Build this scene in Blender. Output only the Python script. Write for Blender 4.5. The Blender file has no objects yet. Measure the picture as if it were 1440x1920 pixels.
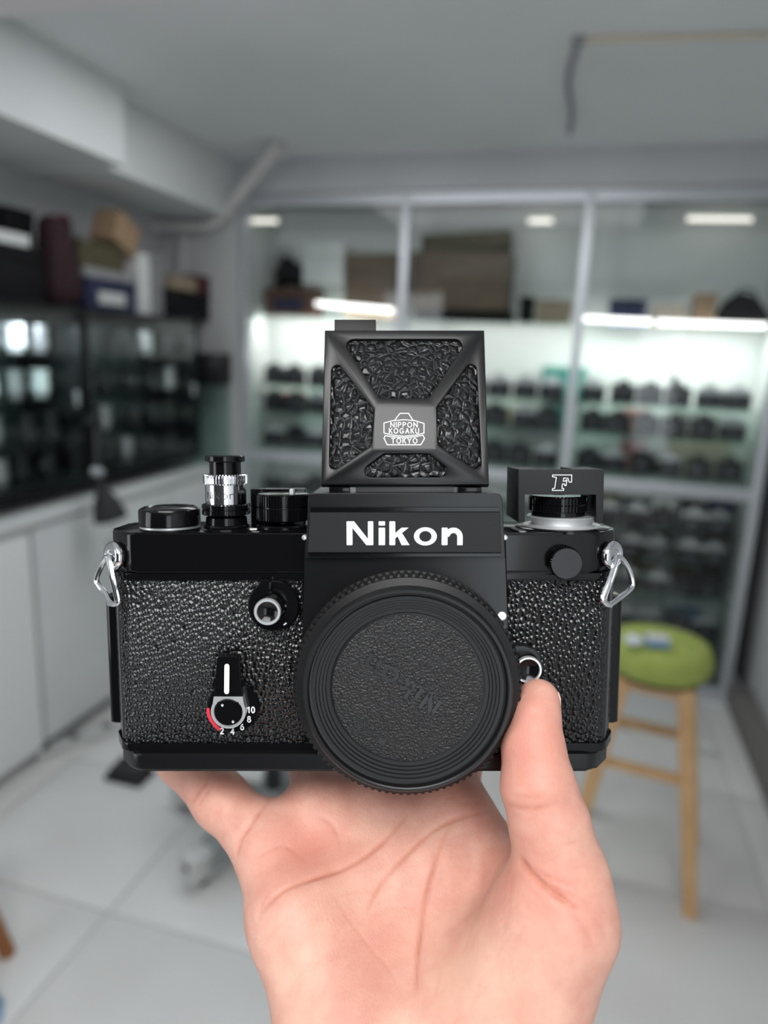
import bpy, bmesh, math, random
import numpy as np
from mathutils import Vector, Matrix

# ------------------------------------------------------------------ camera
SC = bpy.context.scene
COL = SC.collection
FPX = 1331.0                                    # focal length in pixels of a 1440 x 1920 frame
PITCH, ROLL, YAW = (math.radians(a) for a in (12.7, 2.4, 15.5))
CAM = Vector((0, 0, 1.55))
FWD = Vector((-math.sin(YAW) * math.cos(PITCH), math.cos(YAW) * math.cos(PITCH), -math.sin(PITCH)))
_r0 = Vector((math.cos(YAW), math.sin(YAW), 0))
_u0 = _r0.cross(FWD)
RGT = _r0 * math.cos(ROLL) + _u0 * math.sin(ROLL)
UPV = -_r0 * math.sin(ROLL) + _u0 * math.cos(ROLL)
CAMROT = Matrix((RGT, UPV, -FWD)).transposed()
cam_data = bpy.data.cameras.new('phone_lens')
cam = bpy.data.objects.new('phone_lens', cam_data)
COL.objects.link(cam)
cam.matrix_world = Matrix.Translation(CAM) @ CAMROT.to_4x4()
cam_data.sensor_fit = 'HORIZONTAL'
cam_data.sensor_width = 26.0
cam_data.lens = 26.0 * FPX / 1440.0
cam_data.clip_start, cam_data.clip_end = 0.01, 50
cam_data.dof.use_dof = True
cam_data.dof.focus_distance = 0.2105
cam_data.dof.aperture_fstop = cam_data.lens / 3.9   # a 3.9 mm wide opening
SC.camera = cam

# ------------------------------------------------------------------ light and exposure
w = bpy.data.worlds.new('daylight')
SC.world = w
w.use_nodes = True
w.node_tree.nodes['Background'].inputs[0].default_value = (0.80, 0.90, 1.0, 1)
w.node_tree.nodes['Background'].inputs[1].default_value = 0.55
SC.view_settings.view_transform = 'Standard'
SC.view_settings.look = 'None'
SC.view_settings.gamma = 1
SC.view_settings.use_curve_mapping = False
SC.view_settings.exposure = 0.0
SC.cycles.use_denoising = True
SC.cycles.max_bounces = 10
SC.cycles.transparent_max_bounces = 16
SC.cycles.sample_clamp_indirect = 6


def area(name, loc, target, sx, sy, watts, col=(1, 1, 1)):
    d = bpy.data.lights.new(name, 'AREA')
    d.shape = 'RECTANGLE'
    d.size, d.size_y, d.energy, d.color = sx, sy, watts, col
    o = bpy.data.objects.new(name, d)
    COL.objects.link(o)
    o.location = loc
    o.rotation_euler = (Vector(target) - Vector(loc)).to_track_quat('-Z', 'Y').to_euler()
    return o


area('left_daylight', (-2.1, -0.9, 1.55), (0.2, 0.6, 1.6), 1.4, 1.4, 26, (0.94, 0.98, 1.0))  # unseen source added at the side, clear of the black front's reflection
area('right_daylight', (0.82, -1.25, 1.4), (-0.6, 0.8, 1.3), 0.8, 1.6, 14, (0.86, 0.94, 1.0))  # unseen bluish source on the right, no door stands there
lamp_ = area('overhead_light', (0.1, -0.75, 2.42), (0.1, -0.75, 0), 1.2, 0.75, 27, (1.0, 0.98, 0.97))
lamp_.data.spread = math.radians(125)      # spread narrowed to keep this unseen lamp's streak out of the showcase glass
area('overhead_light', (-0.6, 2.2, 2.42), (-0.6, 2.2, 0), 1.6, 1.0, 16, (0.97, 0.99, 1.0))  # unseen ceiling fill for the back of the room

# ------------------------------------------------------------------ helpers
R = math.radians


def at(px, py, X=None, Y=None, Z=None):
    """World point on one plane of the room that the pixel looks at."""
    d = FWD + RGT * ((px - 720) / FPX) - UPV * ((py - 960) / FPX)
    t = X / d.x if X is not None else Y / d.y if Y is not None else (Z - CAM.z) / d.z
    return CAM + d * t


MATS = {}


def mat(name, col, rough=0.5, metal=0.0, coat=0.0, emit=0.0, spec=0.5):
    if name in MATS:
        return MATS[name]
    m = bpy.data.materials.new(name)
    m.use_nodes = True
    b = m.node_tree.nodes['Principled BSDF']
    b.inputs['Base Color'].default_value = (*col, 1)
    b.inputs['Roughness'].default_value = rough
    b.inputs['Metallic'].default_value = metal
    b.inputs['Coat Weight'].default_value = coat
    b.inputs['Specular IOR Level'].default_value = spec
    if emit:
        b.inputs['Emission Color'].default_value = (*col, 1)
        b.inputs['Emission Strength'].default_value = emit
    MATS[name] = m
    return m


def bump(m, kind, scale, dist, strength=1.0, feature='F1', invert=False, distort=0.0, detail=2.0, ramp=None):
    nt = m.node_tree
    tc = nt.nodes.new('ShaderNodeTexCoord')
    vec = tc.outputs['Object']
    if distort:
        n0 = nt.nodes.new('ShaderNodeTexNoise')
        n0.inputs['Scale'].default_value = scale * 0.6
        nt.links.new(vec, n0.inputs['Vector'])
        mx = nt.nodes.new('ShaderNodeVectorMath')
        mx.operation = 'MULTIPLY_ADD'
        mx.inputs[1].default_value = (distort / scale,) * 3
        nt.links.new(n0.outputs['Color'], mx.inputs[0])
        nt.links.new(vec, mx.inputs[2])
        vec = mx.outputs[0]
    if kind == 'voronoi':
        t = nt.nodes.new('ShaderNodeTexVoronoi')
        t.feature = feature
        t.voronoi_dimensions = '2D'
        out = t.outputs['Distance']
    else:
        t = nt.nodes.new('ShaderNodeTexNoise')
        t.inputs['Detail'].default_value = detail
        out = t.outputs['Fac']
    t.inputs['Scale'].default_value = scale
    nt.links.new(vec, t.inputs['Vector'])
    if ramp:
        r_ = nt.nodes.new('ShaderNodeMapRange')
        r_.interpolation_type = 'SMOOTHSTEP'
        r_.inputs['From Min'].default_value, r_.inputs['From Max'].default_value = ramp
        nt.links.new(out, r_.inputs['Value'])
        out = r_.outputs[0]
    bp = nt.nodes.new('ShaderNodeBump')
    bp.invert = invert
    bp.inputs['Strength'].default_value = strength
    bp.inputs['Distance'].default_value = dist
    nt.links.new(out, bp.inputs['Height'])
    nt.links.new(bp.outputs[0], nt.nodes['Principled BSDF'].inputs['Normal'])
    return m


def mottle(m, scale, a, b, detail=3.0):
    """Two base colours mixed by soft noise."""
    nt = m.node_tree
    tc = nt.nodes.new('ShaderNodeTexCoord')
    n = nt.nodes.new('ShaderNodeTexNoise')
    n.inputs['Scale'].default_value = scale
    n.inputs['Detail'].default_value = detail
    nt.links.new(tc.outputs['Object'], n.inputs['Vector'])
    r_ = nt.nodes.new('ShaderNodeValToRGB')
    r_.color_ramp.elements[0].position, r_.color_ramp.elements[1].position = 0.3, 0.7
    r_.color_ramp.elements[0].color, r_.color_ramp.elements[1].color = (*a, 1), (*b, 1)
    nt.links.new(n.outputs['Fac'], r_.inputs['Fac'])
    nt.links.new(r_.outputs['Color'], nt.nodes['Principled BSDF'].inputs['Base Color'])
    return m


def glass(name, tint, gloss=1.0):
    m = bpy.data.materials.new(name)
    m.use_nodes = True
    nt = m.node_tree
    nt.nodes.clear()
    o = nt.nodes.new('ShaderNodeOutputMaterial')
    t = nt.nodes.new('ShaderNodeBsdfTransparent')
    t.inputs[0].default_value = (*tint, 1)
    g = nt.nodes.new('ShaderNodeBsdfGlossy')
    g.inputs['Roughness'].default_value = 0.02
    fr = nt.nodes.new('ShaderNodeFresnel')
    fr.inputs[0].default_value = 1.5
    mu = nt.nodes.new('ShaderNodeMath')
    mu.operation = 'MULTIPLY'
    mu.inputs[1].default_value = gloss
    mx = nt.nodes.new('ShaderNodeMixShader')
    ge = nt.nodes.new('ShaderNodeNewGeometry')   # only the outer side of each pane mirrors
    sb = nt.nodes.new('ShaderNodeMath')
    sb.operation = 'SUBTRACT'
    sb.inputs[0].default_value = gloss
    nt.links.new(ge.outputs['Backfacing'], sb.inputs[1])
    sb.use_clamp = True
    nt.links.new(fr.outputs[0], mu.inputs[0])
    nt.links.new(sb.outputs[0], mu.inputs[1])
    nt.links.new(mu.outputs[0], mx.inputs[0])
    nt.links.new(t.outputs[0], mx.inputs[1])
    nt.links.new(g.outputs[0], mx.inputs[2])
    nt.links.new(mx.outputs[0], o.inputs[0])
    return m


def tag(o, label=None, cat=None, group=None, kind=None):
    for k, v in (('label', label), ('category', cat), ('group', group), ('kind', kind)):
        if v:
            o[k] = v
    return o


def empty(name, loc, label, cat, group=None, rz=0.0):
    o = bpy.data.objects.new(name, None)
    o.empty_display_size = 0.01
    COL.objects.link(o)
    o.location = loc
    o.rotation_euler = (0, 0, rz)
    return tag(o, label, cat, group)


def copy_tree(o, parent=None):
    c = o.copy()
    COL.objects.link(c)
    if parent is not None:
        c.parent = parent
    for ch in [x for x in o.children]:
        copy_tree(ch, c)
    return c


class B:
    """Collects shapes in one bmesh. Everything is given in scene units times s."""
    def __init__(self, s=1.0):
        self.b = bmesh.new()
        self.s = s

    def add(self, V, F):
        vs = [self.b.verts.new(v) for v in V]
        fs = []
        for f in F:
            try:
                fs.append(self.b.faces.new([vs[i] for i in f]))
            except ValueError:
                pass
        return vs, fs

    def box(self, c, size, bev=0.0, rot=None, seg=2):
        x, y, z = (a / 2 for a in size)
        V = [Vector((sx * x, sy * y, sz * z)) for sx in (-1, 1) for sy in (-1, 1) for sz in (-1, 1)]
        if rot is not None:
            V = [rot @ v for v in V]
        V = [v + Vector(c) for v in V]
        F = [(0, 1, 3, 2), (4, 6, 7, 5), (0, 4, 5, 1), (2, 3, 7, 6), (0, 2, 6, 4), (1, 5, 7, 3)]
        vs, fs = self.add(V, F)
        if bev:
            ed = list({e for f in fs for e in f.edges})
            bmesh.ops.bevel(self.b, geom=ed, offset=bev, segments=seg, affect='EDGES', profile=0.6)
        return self

    def span(self, p0, p1, bev=0.0):
        return self.box([(a + b) / 2 for a, b in zip(p0, p1)], [abs(b - a) for a, b in zip(p0, p1)], bev)

    def prism(self, poly, z0, z1, bev=0.0, seg=2, top=None, back=False):
        """Polygon in xy pushed from z0 to z1 (z1 is the front); TOP: another outline for the front."""
        top = top or poly
        n = len(poly)
        V = [(x, y, z0) for x, y in poly] + [(x, y, z1) for x, y in top]
        a = sum(poly[i][0] * poly[(i + 1) % n][1] - poly[(i + 1) % n][0] * poly[i][1] for i in range(n))
        F = [tuple(range(n))[::-1], tuple(range(n, 2 * n))] + [(i, (i + 1) % n, n + (i + 1) % n, n + i) for i in range(n)]
        if a < 0:
            F = [f[::-1] for f in F]
        vs, fs = self.add(V, F)
        if bev:
            ed = [e for e in fs[1].edges]
            if back:
                ed += [e for e in fs[0].edges]
            bmesh.ops.bevel(self.b, geom=ed, offset=bev, segments=seg, affect='EDGES', profile=0.6, clamp_overlap=True)
        return self

    def lathe(self, prof, n=48, M=None, knurl=None, duty=0.5):
        """prof: (r, h) or (r, h, tooth depth); KNURL: number of teeth."""
        M = M or Matrix.Identity(4)
        if knurl:
            per = max(2, n // knurl)
            n = knurl * per
        V, rings = [], []
        for p in prof:
            r, h = p[0], p[1]
            a = p[2] if len(p) > 2 else 0.0
            if r <= 1e-9:
                rings.append([len(V)])
                V.append(M @ Vector((0, 0, h)))
                continue
            ring = []
            for i in range(n):
                rr = r
                if a and knurl:
                    rr = r - (a if (i % per) >= per / 2 else 0.0)
                t = 2 * math.pi * i / n
                ring.append(len(V))
                V.append(M @ Vector((rr * math.cos(t), rr * math.sin(t), h)))
            rings.append(ring)
        F = []
        for A, C in zip(rings, rings[1:]):
            if len(A) == 1 and len(C) == 1:
                continue
            for i in range(n):
                j = (i + 1) % n
                if len(A) == 1:
                    F.append((A[0], C[i], C[j]))
                elif len(C) == 1:
                    F.append((A[i], C[0], A[j]))
                else:
                    F.append((A[i], C[i], C[j], A[j]))
        self.add(V, F)
        return self

    def tube(self, pts, r, n=10, closed=False, r2=None):
        pts = [Vector(p) for p in pts]
        m = len(pts)
        T = []
        for i in range(m):
            a = pts[i - 1] if (i or closed) else pts[i]
            c = pts[(i + 1) % m] if (i < m - 1 or closed) else pts[i]
            T.append((c - a).normalized())
        nrm = T[0].orthogonal().normalized()
        V = []
        for i, (p, t) in enumerate(zip(pts, T)):
            nrm = (nrm - t * nrm.dot(t)).normalized()
            bi = t.cross(nrm)
            rr = r if r2 is None else r + (r2 - r) * i / max(1, m - 1)
            for k in range(n):
                a = 2 * math.pi * k / n
                V.append(p + (nrm * math.cos(a) + bi * math.sin(a)) * rr)
        F = []
        for i in range(m if closed else m - 1):
            j = (i + 1) % m
            for k in range(n):
                l = (k + 1) % n
                F.append((i * n + k, i * n + l, j * n + l, j * n + k))
        if not closed:
            F += [tuple(range(n))[::-1], tuple(range((m - 1) * n, m * n))]
        self.add(V, F)
        return self

    def out(self, name, m, parent=None, smooth=35, recalc=True):
        if recalc:
            bmesh.ops.recalc_face_normals(self.b, faces=self.b.faces)
        if self.s != 1.0:
            bmesh.ops.scale(self.b, vec=(self.s,) * 3, verts=self.b.verts)
        me = bpy.data.meshes.new(name)
        self.b.to_mesh(me)
        self.b.free()
        me.materials.append(m)
        if smooth:
            me.shade_smooth()
            me.set_sharp_from_angle(angle=R(smooth))
        o = bpy.data.objects.new(name, me)
        COL.objects.link(o)
        if parent is not None:
            o.parent = parent
        return o


def smooth_path(pts, k=6, closed=False):
    """Catmull-Rom through the points."""
    P = [Vector(p) for p in pts]
    n = len(P)
    out = []
    for i in range(n if closed else n - 1):
        a = P[i - 1] if (i or closed) else P[i]
        b, c = P[i], P[(i + 1) % n]
        d = P[(i + 2) % n] if (i + 2 < n or closed) else c
        for j in range(k):
            t = j / k
            out.append(0.5 * ((2 * b) + (c - a) * t + (2 * a - 5 * b + 4 * c - d) * t * t + (3 * b - a - 3 * c + d) * t ** 3))
    if not closed:
        out.append(P[-1])
    return out


def round_poly(poly, r, k=5):
    """Corners of a 2-D outline rounded; r: one radius or one per corner. Returns a list of arcs."""
    n = len(poly)
    arcs = []
    for i in range(n):
        p = Vector(poly[i])
        a = (Vector(poly[i - 1]) - p)
        c = (Vector(poly[(i + 1) % n]) - p)
        rr = r[i] if isinstance(r, (list, tuple)) else r
        ang = a.angle(c) / 2
        t = min(rr / math.tan(ang), a.length * 0.48, c.length * 0.48)
        rr = t * math.tan(ang)
        cen = p + (a.normalized() + c.normalized()).normalized() * (rr / math.sin(ang))
        s, e = p + a.normalized() * t - cen, p + c.normalized() * t - cen
        a0 = math.atan2(s.y, s.x)
        da = (math.atan2(e.y, e.x) - a0 + math.pi) % (2 * math.pi) - math.pi
        arcs.append([(cen.x + rr * math.cos(a0 + da * j / k), cen.y + rr * math.sin(a0 + da * j / k)) for j in range(k + 1)])
    return arcs


def flat(arcs):
    return [p for a in arcs for p in a]


# stroke letters in a box one unit high
def _ell(cx, cy, rx, ry, a0=0, a1=360, n=16):
    return [(cx + rx * math.cos(R(a0 + (a1 - a0) * i / n)), cy + ry * math.sin(R(a0 + (a1 - a0) * i / n))) for i in range(n + 1)]


GLYPH = {
    'N': (0.72, [[(0, 0), (0, 1), (0.72, 0), (0.72, 1)]]),
    'I': (0.0, [[(0, 0), (0, 1)]]),
    'P': (0.55, [[(0, 0), (0, 1), (0.3, 1)] + _ell(0.3, 0.74, 0.25, 0.26, 90, -90, 8) + [(0, 0.48)]]),
    'O': (0.85, [_ell(0.42, 0.5, 0.42, 0.5)]),
    'K': (0.6, [[(0, 0), (0, 1)], [(0.6, 1), (0, 0.42)], [(0.2, 0.6), (0.62, 0)]]),
    'G': (0.8, [_ell(0.42, 0.5, 0.42, 0.5, 45, 330, 14) + [(0.8, 0.45), (0.5, 0.45)]]),
    'A': (0.76, [[(0, 0), (0.38, 1), (0.76, 0)], [(0.14, 0.34), (0.62, 0.34)]]),
    'U': (0.66, [[(0, 1), (0, 0.33)] + _ell(0.33, 0.33, 0.33, 0.33, 180, 360, 8) + [(0.66, 1)]]),
    'T': (0.7, [[(0, 1), (0.7, 1)], [(0.35, 1), (0.35, 0)]]),
    'Y': (0.7, [[(0, 1), (0.35, 0.5), (0.7, 1)], [(0.35, 0.5), (0.35, 0)]]),
    'J': (0.45, [[(0.45, 1), (0.45, 0.28)] + _ell(0.22, 0.25, 0.23, 0.25, 0, -160, 8)]),
    'i': (0.0, [[(0, 0), (0, 0.68)], [(0, 0.93), (0, 1.0)]]),
    'k': (0.55, [[(0, 0), (0, 1)], [(0.52, 0.68), (0, 0.28)], [(0.17, 0.42), (0.56, 0)]]),
    'o': (0.7, [_ell(0.35, 0.34, 0.35, 0.34)]),
    'n': (0.56, [[(0, 0), (0, 0.68)], [(0, 0.42)] + _ell(0.28, 0.4, 0.28, 0.28, 170, 0, 8) + [(0.56, 0)]]),
    '1': (0.25, [[(0, 0.78), (0.22, 1), (0.22, 0)]]),
    '0': (0.56, [_ell(0.28, 0.5, 0.28, 0.5)]),
    '8': (0.56, [_ell(0.28, 0.74, 0.22, 0.26), _ell(0.28, 0.25, 0.28, 0.25)]),
    '6': (0.56, [_ell(0.28, 0.3, 0.28, 0.3), [(0.02, 0.36), (0.1, 0.7), (0.4, 1)]]),
    '4': (0.6, [[(0.45, 0), (0.45, 1), (0, 0.3), (0.62, 0.3)]]),
    '2': (0.55, [_ell(0.27, 0.72, 0.27, 0.28, 170, -20, 8) + [(0, 0), (0.56, 0)]]),
}


def ribbon(bb, pts, wd, z, h, caps=True):
    """A flat stroke: bars with round joints."""
    P = [Vector(p) for p in pts]
    closed = (P[0] - P[-1]).length < 1e-6
    for a, c in zip(P, P[1:]):
        d = c - a
        if d.length < 1e-9:
            continue
        nn = Vector((-d.y, d.x)).normalized() * wd / 2
        bb.prism([tuple(a - nn), tuple(c - nn), tuple(c + nn), tuple(a + nn)], z, z + h)
    for i, p in enumerate(P):
        if not caps and not closed and i in (0, len(P) - 1):
            continue
        bb.prism([(p.x + wd / 2 * math.cos(2 * math.pi * k / 10), p.y + wd / 2 * math.sin(2 * math.pi * k / 10)) for k in range(10)], z, z + h * 0.99)


def write(bb, text, x, y, hgt, wd, z, h=0.1, gap=0.28, xs=1.0, ang=0.0, centre=True, caps=True):
    """Stroke lettering; (x, y): middle of the line (or its left end)."""
    adv, tot = [], 0
    for ch in text:
        adv.append(tot)
        tot += GLYPH[ch][0] * xs + gap + wd / hgt
    tot -= gap + wd / hgt
    c, s = math.cos(R(ang)), math.sin(R(ang))
    for ch, a in zip(text, adv):
        for st in GLYPH[ch][1]:
            pts = []
            for u, v in st:
                lx = (u * xs + a - (tot / 2 if centre else 0)) * hgt
                ly = (v - 0.5) * hgt
                pts.append((x + lx * c - ly * s, y + lx * s + ly * c))
            ribbon(bb, pts, wd, z, h, caps)


# ------------------------------------------------------------------ materials
M_wall = bump(mottle(mat('wall_paint', (0.5, 0.51, 0.52), 0.8), 3, (0.50, 0.51, 0.52), (0.56, 0.57, 0.58)), 'noise', 60, 0.002, 0.2)
M_ceil = bump(mottle(mat('ceiling_paint', (0.7, 0.72, 0.74), 0.85), 1.5, (0.69, 0.715, 0.72), (0.76, 0.78, 0.80)), 'noise', 40, 0.002, 0.2)
M_beam = mottle(mat('beam_paint', (0.62, 0.64, 0.64), 0.8), 2, (0.60, 0.63, 0.63), (0.66, 0.67, 0.68))
M_tile = bump(mottle(mat('floor_tile', (0.65, 0.66, 0.67), 0.3), 2.5, (0.62, 0.61, 0.60), (0.69, 0.69, 0.685)), 'noise', 8, 0.001, 0.2)
M_grout = mat('tile_grout', (0.46, 0.46, 0.46), 0.9)
M_alu = bump(mat('brushed_aluminium', (0.62, 0.64, 0.68), 0.42, 0.6), 'noise', 300, 0.0002, 0.2)
M_back = mottle(mat('showcase_back_white', (0.68, 0.70, 0.695), 0.6), 4, (0.64, 0.665, 0.66), (0.70, 0.72, 0.715))
M_gpane = glass('clear_pane', (0.95, 0.97, 0.965), 1.0)
M_gshelf = glass('green_edge_glass', (0.84, 0.91, 0.885), 1.0)
M_led = mat('led_tube', (1.0, 0.95, 0.95), 0.4, emit=3.0)
M_led2 = mat('warm_led_tube', (1.0, 0.93, 0.84), 0.4, emit=1.3)
M_pipe = mottle(mat('white_pvc', (0.62, 0.61, 0.60), 0.45), 9, (0.58, 0.57, 0.56), (0.66, 0.65, 0.64))
M_cabw = mottle(mat('white_laminate', (0.68, 0.70, 0.71), 0.4), 3, (0.66, 0.68, 0.69), (0.72, 0.73, 0.74))
M_cabb = mottle(mat('black_cabinet', (0.005, 0.0055, 0.006), 0.4, spec=0.25), 10, (0.004, 0.0045, 0.005), (0.007, 0.0075, 0.008))
M_cardb = bump(mottle(mat('cardboard', (0.33, 0.22, 0.13), 0.8), 14, (0.30, 0.20, 0.12), (0.37, 0.25, 0.15)), 'noise', 120, 0.001, 0.2)
M_brown = mottle(mat('brown_board', (0.12, 0.085, 0.055), 0.7), 12, (0.105, 0.075, 0.05), (0.14, 0.10, 0.065))
M_tan = mottle(mat('tan_card', (0.30, 0.24, 0.17), 0.7), 15, (0.27, 0.215, 0.15), (0.33, 0.27, 0.19))
M_redbr = mottle(mat('red_brown_card', (0.09, 0.04, 0.025), 0.6), 15, (0.08, 0.035, 0.022), (0.1, 0.045, 0.03))
M_white = mottle(mat('white_card', (0.66, 0.67, 0.66), 0.6), 12, (0.62, 0.63, 0.62), (0.7, 0.71, 0.70))
M_dark = mottle(mat('dark_cloth', (0.006, 0.006, 0.007), 0.75, spec=0.2), 30, (0.004, 0.004, 0.005), (0.009, 0.009, 0.010))
M_navy = mottle(mat('navy_card', (0.02, 0.03, 0.10), 0.6), 15, (0.008, 0.013, 0.05), (0.012, 0.018, 0.065))
M_maroon = mottle(mat('maroon_velvet', (0.045, 0.006, 0.018), 0.85), 25, (0.014, 0.003, 0.006), (0.028, 0.005, 0.012))
M_dred = mottle(mat('dark_red_card', (0.10, 0.012, 0.02), 0.6), 15, (0.06, 0.006, 0.014), (0.08, 0.009, 0.018))
M_olive = mottle(mat('olive_gold_card', (0.10, 0.085, 0.035), 0.6), 12, (0.055, 0.048, 0.022), (0.09, 0.078, 0.036))
M_grey = mottle(mat('grey_plastic', (0.25, 0.25, 0.26), 0.5), 12, (0.23, 0.23, 0.24), (0.27, 0.27, 0.28))
M_lgrey = mottle(mat('pale_grey_plastic', (0.52, 0.53, 0.52), 0.45), 12, (0.49, 0.50, 0.49), (0.56, 0.57, 0.56))
M_mgrey = mottle(mat('mid_grey_plastic', (0.24, 0.25, 0.245), 0.45), 12, (0.22, 0.235, 0.23), (0.27, 0.28, 0.275))
M_teal = mottle(mat('teal_card', (0.07, 0.26, 0.22), 0.6), 12, (0.06, 0.23, 0.20), (0.08, 0.29, 0.25))
M_pink = mottle(mat('dusty_pink_card', (0.50, 0.22, 0.20), 0.6), 12, (0.46, 0.19, 0.18), (0.55, 0.25, 0.23))
M_cream = mottle(mat('cream_card', (0.62, 0.55, 0.42), 0.6), 12, (0.58, 0.51, 0.39), (0.66, 0.59, 0.45))
M_blue = mottle(mat('light_blue_card', (0.20, 0.36, 0.55), 0.5), 12, (0.18, 0.33, 0.5), (0.23, 0.40, 0.6))
M_wood = bump(mottle(mat('beech_wood', (0.58, 0.35, 0.16), 0.45), 18, (0.54, 0.32, 0.145), (0.63, 0.39, 0.19)), 'noise', 90, 0.0008, 0.2)
M_wood2 = mottle(mat('orange_wood', (0.30, 0.11, 0.03), 0.45), 18, (0.26, 0.09, 0.025), (0.34, 0.13, 0.04))
M_green = bump(mottle(mat('olive_green_fabric', (0.28, 0.34, 0.08), 0.85), 30, (0.31, 0.38, 0.08), (0.39, 0.46, 0.12)), 'noise', 400, 0.002, 0.5)
M_rub = mat('black_rubber', (0.012, 0.012, 0.013), 0.6)
M_cb = mat('shelf_camera_black', (0.016, 0.016, 0.018), 0.35)
M_cs = mat('shelf_camera_silver', (0.55, 0.55, 0.56), 0.3, 0.8)
M_lensg = mat('shelf_lens_glass', (0.03, 0.03, 0.05), 0.05, 0.0, 1.0)

# held camera
M_blk = bump(mat('black_enamel', (0.0035, 0.0035, 0.0042), 0.13, coat=0.05, spec=0.28), 'noise', 400, 0.0001, 0.05)
M_satin = bump(mat('satin_black_enamel', (0.005, 0.005, 0.0055), 0.30, spec=0.4), 'noise', 9000, 0.00002, 0.3)
M_plate = bump(mat('crackle_black_plate', (0.009, 0.009, 0.0095), 0.5, spec=0.35), 'noise', 7000, 0.00003, 0.5)
M_leather = bump(mat('pebbled_leatherette', (0.005, 0.005, 0.0055), 0.17), 'voronoi', 690, 0.00052, 1.0, 'F1', True, 0.3, ramp=(0.0, 1.0))
M_lid = bump(mat('cracked_goat_leather', (0.009, 0.009, 0.0095), 0.27), 'voronoi', 400, 0.00055, 1.0, 'DISTANCE_TO_EDGE', False, 0.8, ramp=(-0.05, 0.42))
M_cap = bump(mat('cap_plastic', (0.008, 0.008, 0.0085), 0.36, spec=0.35), 'noise', 5000, 0.00003, 0.3)
M_capd = bump(mat('cap_grained_plastic', (0.011, 0.011, 0.0115), 0.40), 'noise', 1500, 0.0006, 0.9, detail=1.0)
M_capt = mat('cap_letter_plastic', (0.011, 0.011, 0.012), 0.35)
M_chr = mat('polished_chrome', (0.82, 0.83, 0.85), 0.12, 1.0)
M_sat = mat('satin_chrome', (0.66, 0.67, 0.68), 0.36, 0.7)
M_wpt = mat('white_enamel', (0.85, 0.87, 0.86), 0.45)
M_cpt = mat('cream_enamel', (0.78, 0.78, 0.72), 0.45)
M_rpt = mat('red_enamel', (0.65, 0.03, 0.06), 0.4)
M_ink = mat('black_ink', (0.01, 0.01, 0.01), 0.5)

# ------------------------------------------------------------------ the room
ZC = 2.44                                        # ceiling
YF = 3.424                                       # plane of the showcase doors
XL, XR = -2.2, 0.86
fl = B().span((XL, -2.0, -0.05), (XR, 3.9, -0.004)).out('floor', M_grout)
tag(fl, 'pale grey tiled shop floor', 'floor', kind='structure')
tw = 0.6
me = None
for i in range(-4, 2):
    for j in range(-3, 7):
        x0, y0 = 0.06 + i * tw, 0.22 + j * tw
        x1, y1 = min(x0 + tw, XR), min(y0 + tw, 3.88)
        x0c, y0c = max(x0, XL), max(y0, -2.0)
        if x1 - x0c < 0.05 or y1 - y0c < 0.05:
            continue
        B().span((x0c + .003, y0c + .003, -0.03), (x1 - .003, y1 - .003, 0.0), 0.002).out('tile', M_tile, fl)
tag(B().span((XL - .1, -2.0, ZC), (XR + .1, 3.9, ZC + .1)).out('ceiling', M_ceil), 'grey painted ceiling', 'ceiling', kind='structure')
tag(B().span((XL - .1, -2.0, 0), (XL, 3.9, ZC)).out('wall_left', M_wall), 'grey wall behind the black cabinets', 'wall', kind='structure')
tag(B().span((XR, -2.0, 0), (XR + .1, 3.9, ZC)).out('wall_right', M_wall), 'grey wall beside the showcase', 'wall', kind='structure')
tag(B().span((XL - .1, -2.1, 0), (XR + .1, -2.0, ZC)).out('wall_front', mat('darkened_front_wall', (0.035, 0.035, 0.038), 0.8)), 'unseen dark wall behind the photographer', 'wall', kind='structure')  # colour darkened so the held camera's black front reflects little
wb = B()
wb.span((XL, 3.85, 0), (XR, 3.95, ZC))
wb.span((XL, YF, 0), (-1.74, 3.85, ZC))
wb.span((-1.74, YF, 2.285), (XR, 3.85, ZC))
tag(wb.out('wall_back', M_wall), 'grey back wall and pier around the showcase', 'wall', kind='structure')
tag(B().span((0.765, -2.0, 0), (XR, 3.40, 0.10)).out('baseboard_right', mat('baseboard_grey', (0.16, 0.15, 0.145), 0.6)), 'dark grey baseboard along the wall by the stool', 'baseboard', kind='structure')
# deep beam along the ceiling over the black cabinets: a proud run, then one set back
bm_ = B()
bm_.span((XL, -1.0, 2.17), (-1.70, 2.42, ZC))
tag(bm_.out('beam_left', M_beam), 'pale ceiling beam over the black cabinets, proud run', 'beam', kind='structure')
tag(B().span((XL, 2.42, 2.165), (-1.78, YF, ZC)).out('beam_back', M_beam), 'pale ceiling beam over the black cabinets, set-back run', 'beam', kind='structure')
tag(B().span((XL, 0.95, 2.37), (XR, 1.746, ZC)).out('beam_cross', mottle(mat('lit_pinkish_paint', (0.80, 0.75, 0.77), 0.8), 2, (0.78, 0.73, 0.75), (0.82, 0.78, 0.80))), 'pale shallow ceiling beam across the room', 'beam', kind='structure')  # lightness of the directly lit beam is put into this pinkish paint

# bent waste pipe in the corner
pp = [at(x, y, Y=q) for x, y, q in ((296, 424, 3.36), (385, 424, 3.36), (402, 418, 3.355), (420, 400, 3.34), (500, 300, 3.2), (520, 276, 3.15))]
pr = empty('waste_pipe', pp[0], 'bent white waste pipe running from the pier up to the ceiling', 'pipe')
pb = B().tube([p - pp[0] for p in pp], 0.028, 14).out('pipe_run', M_pipe, pr)
d = (pp[-1] - pp[-2]).normalized()
B().tube([pp[-1] - pp[0] - d * .03, pp[-1] - pp[0] + d * .02], 0.036, 14).out('pipe_collar', M_pipe, pr)
B().tube([Vector((-.02, 0, 0)), Vector((.02, 0, 0))], 0.035, 14).out('pipe_collar', M_pipe, pr)
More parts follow.
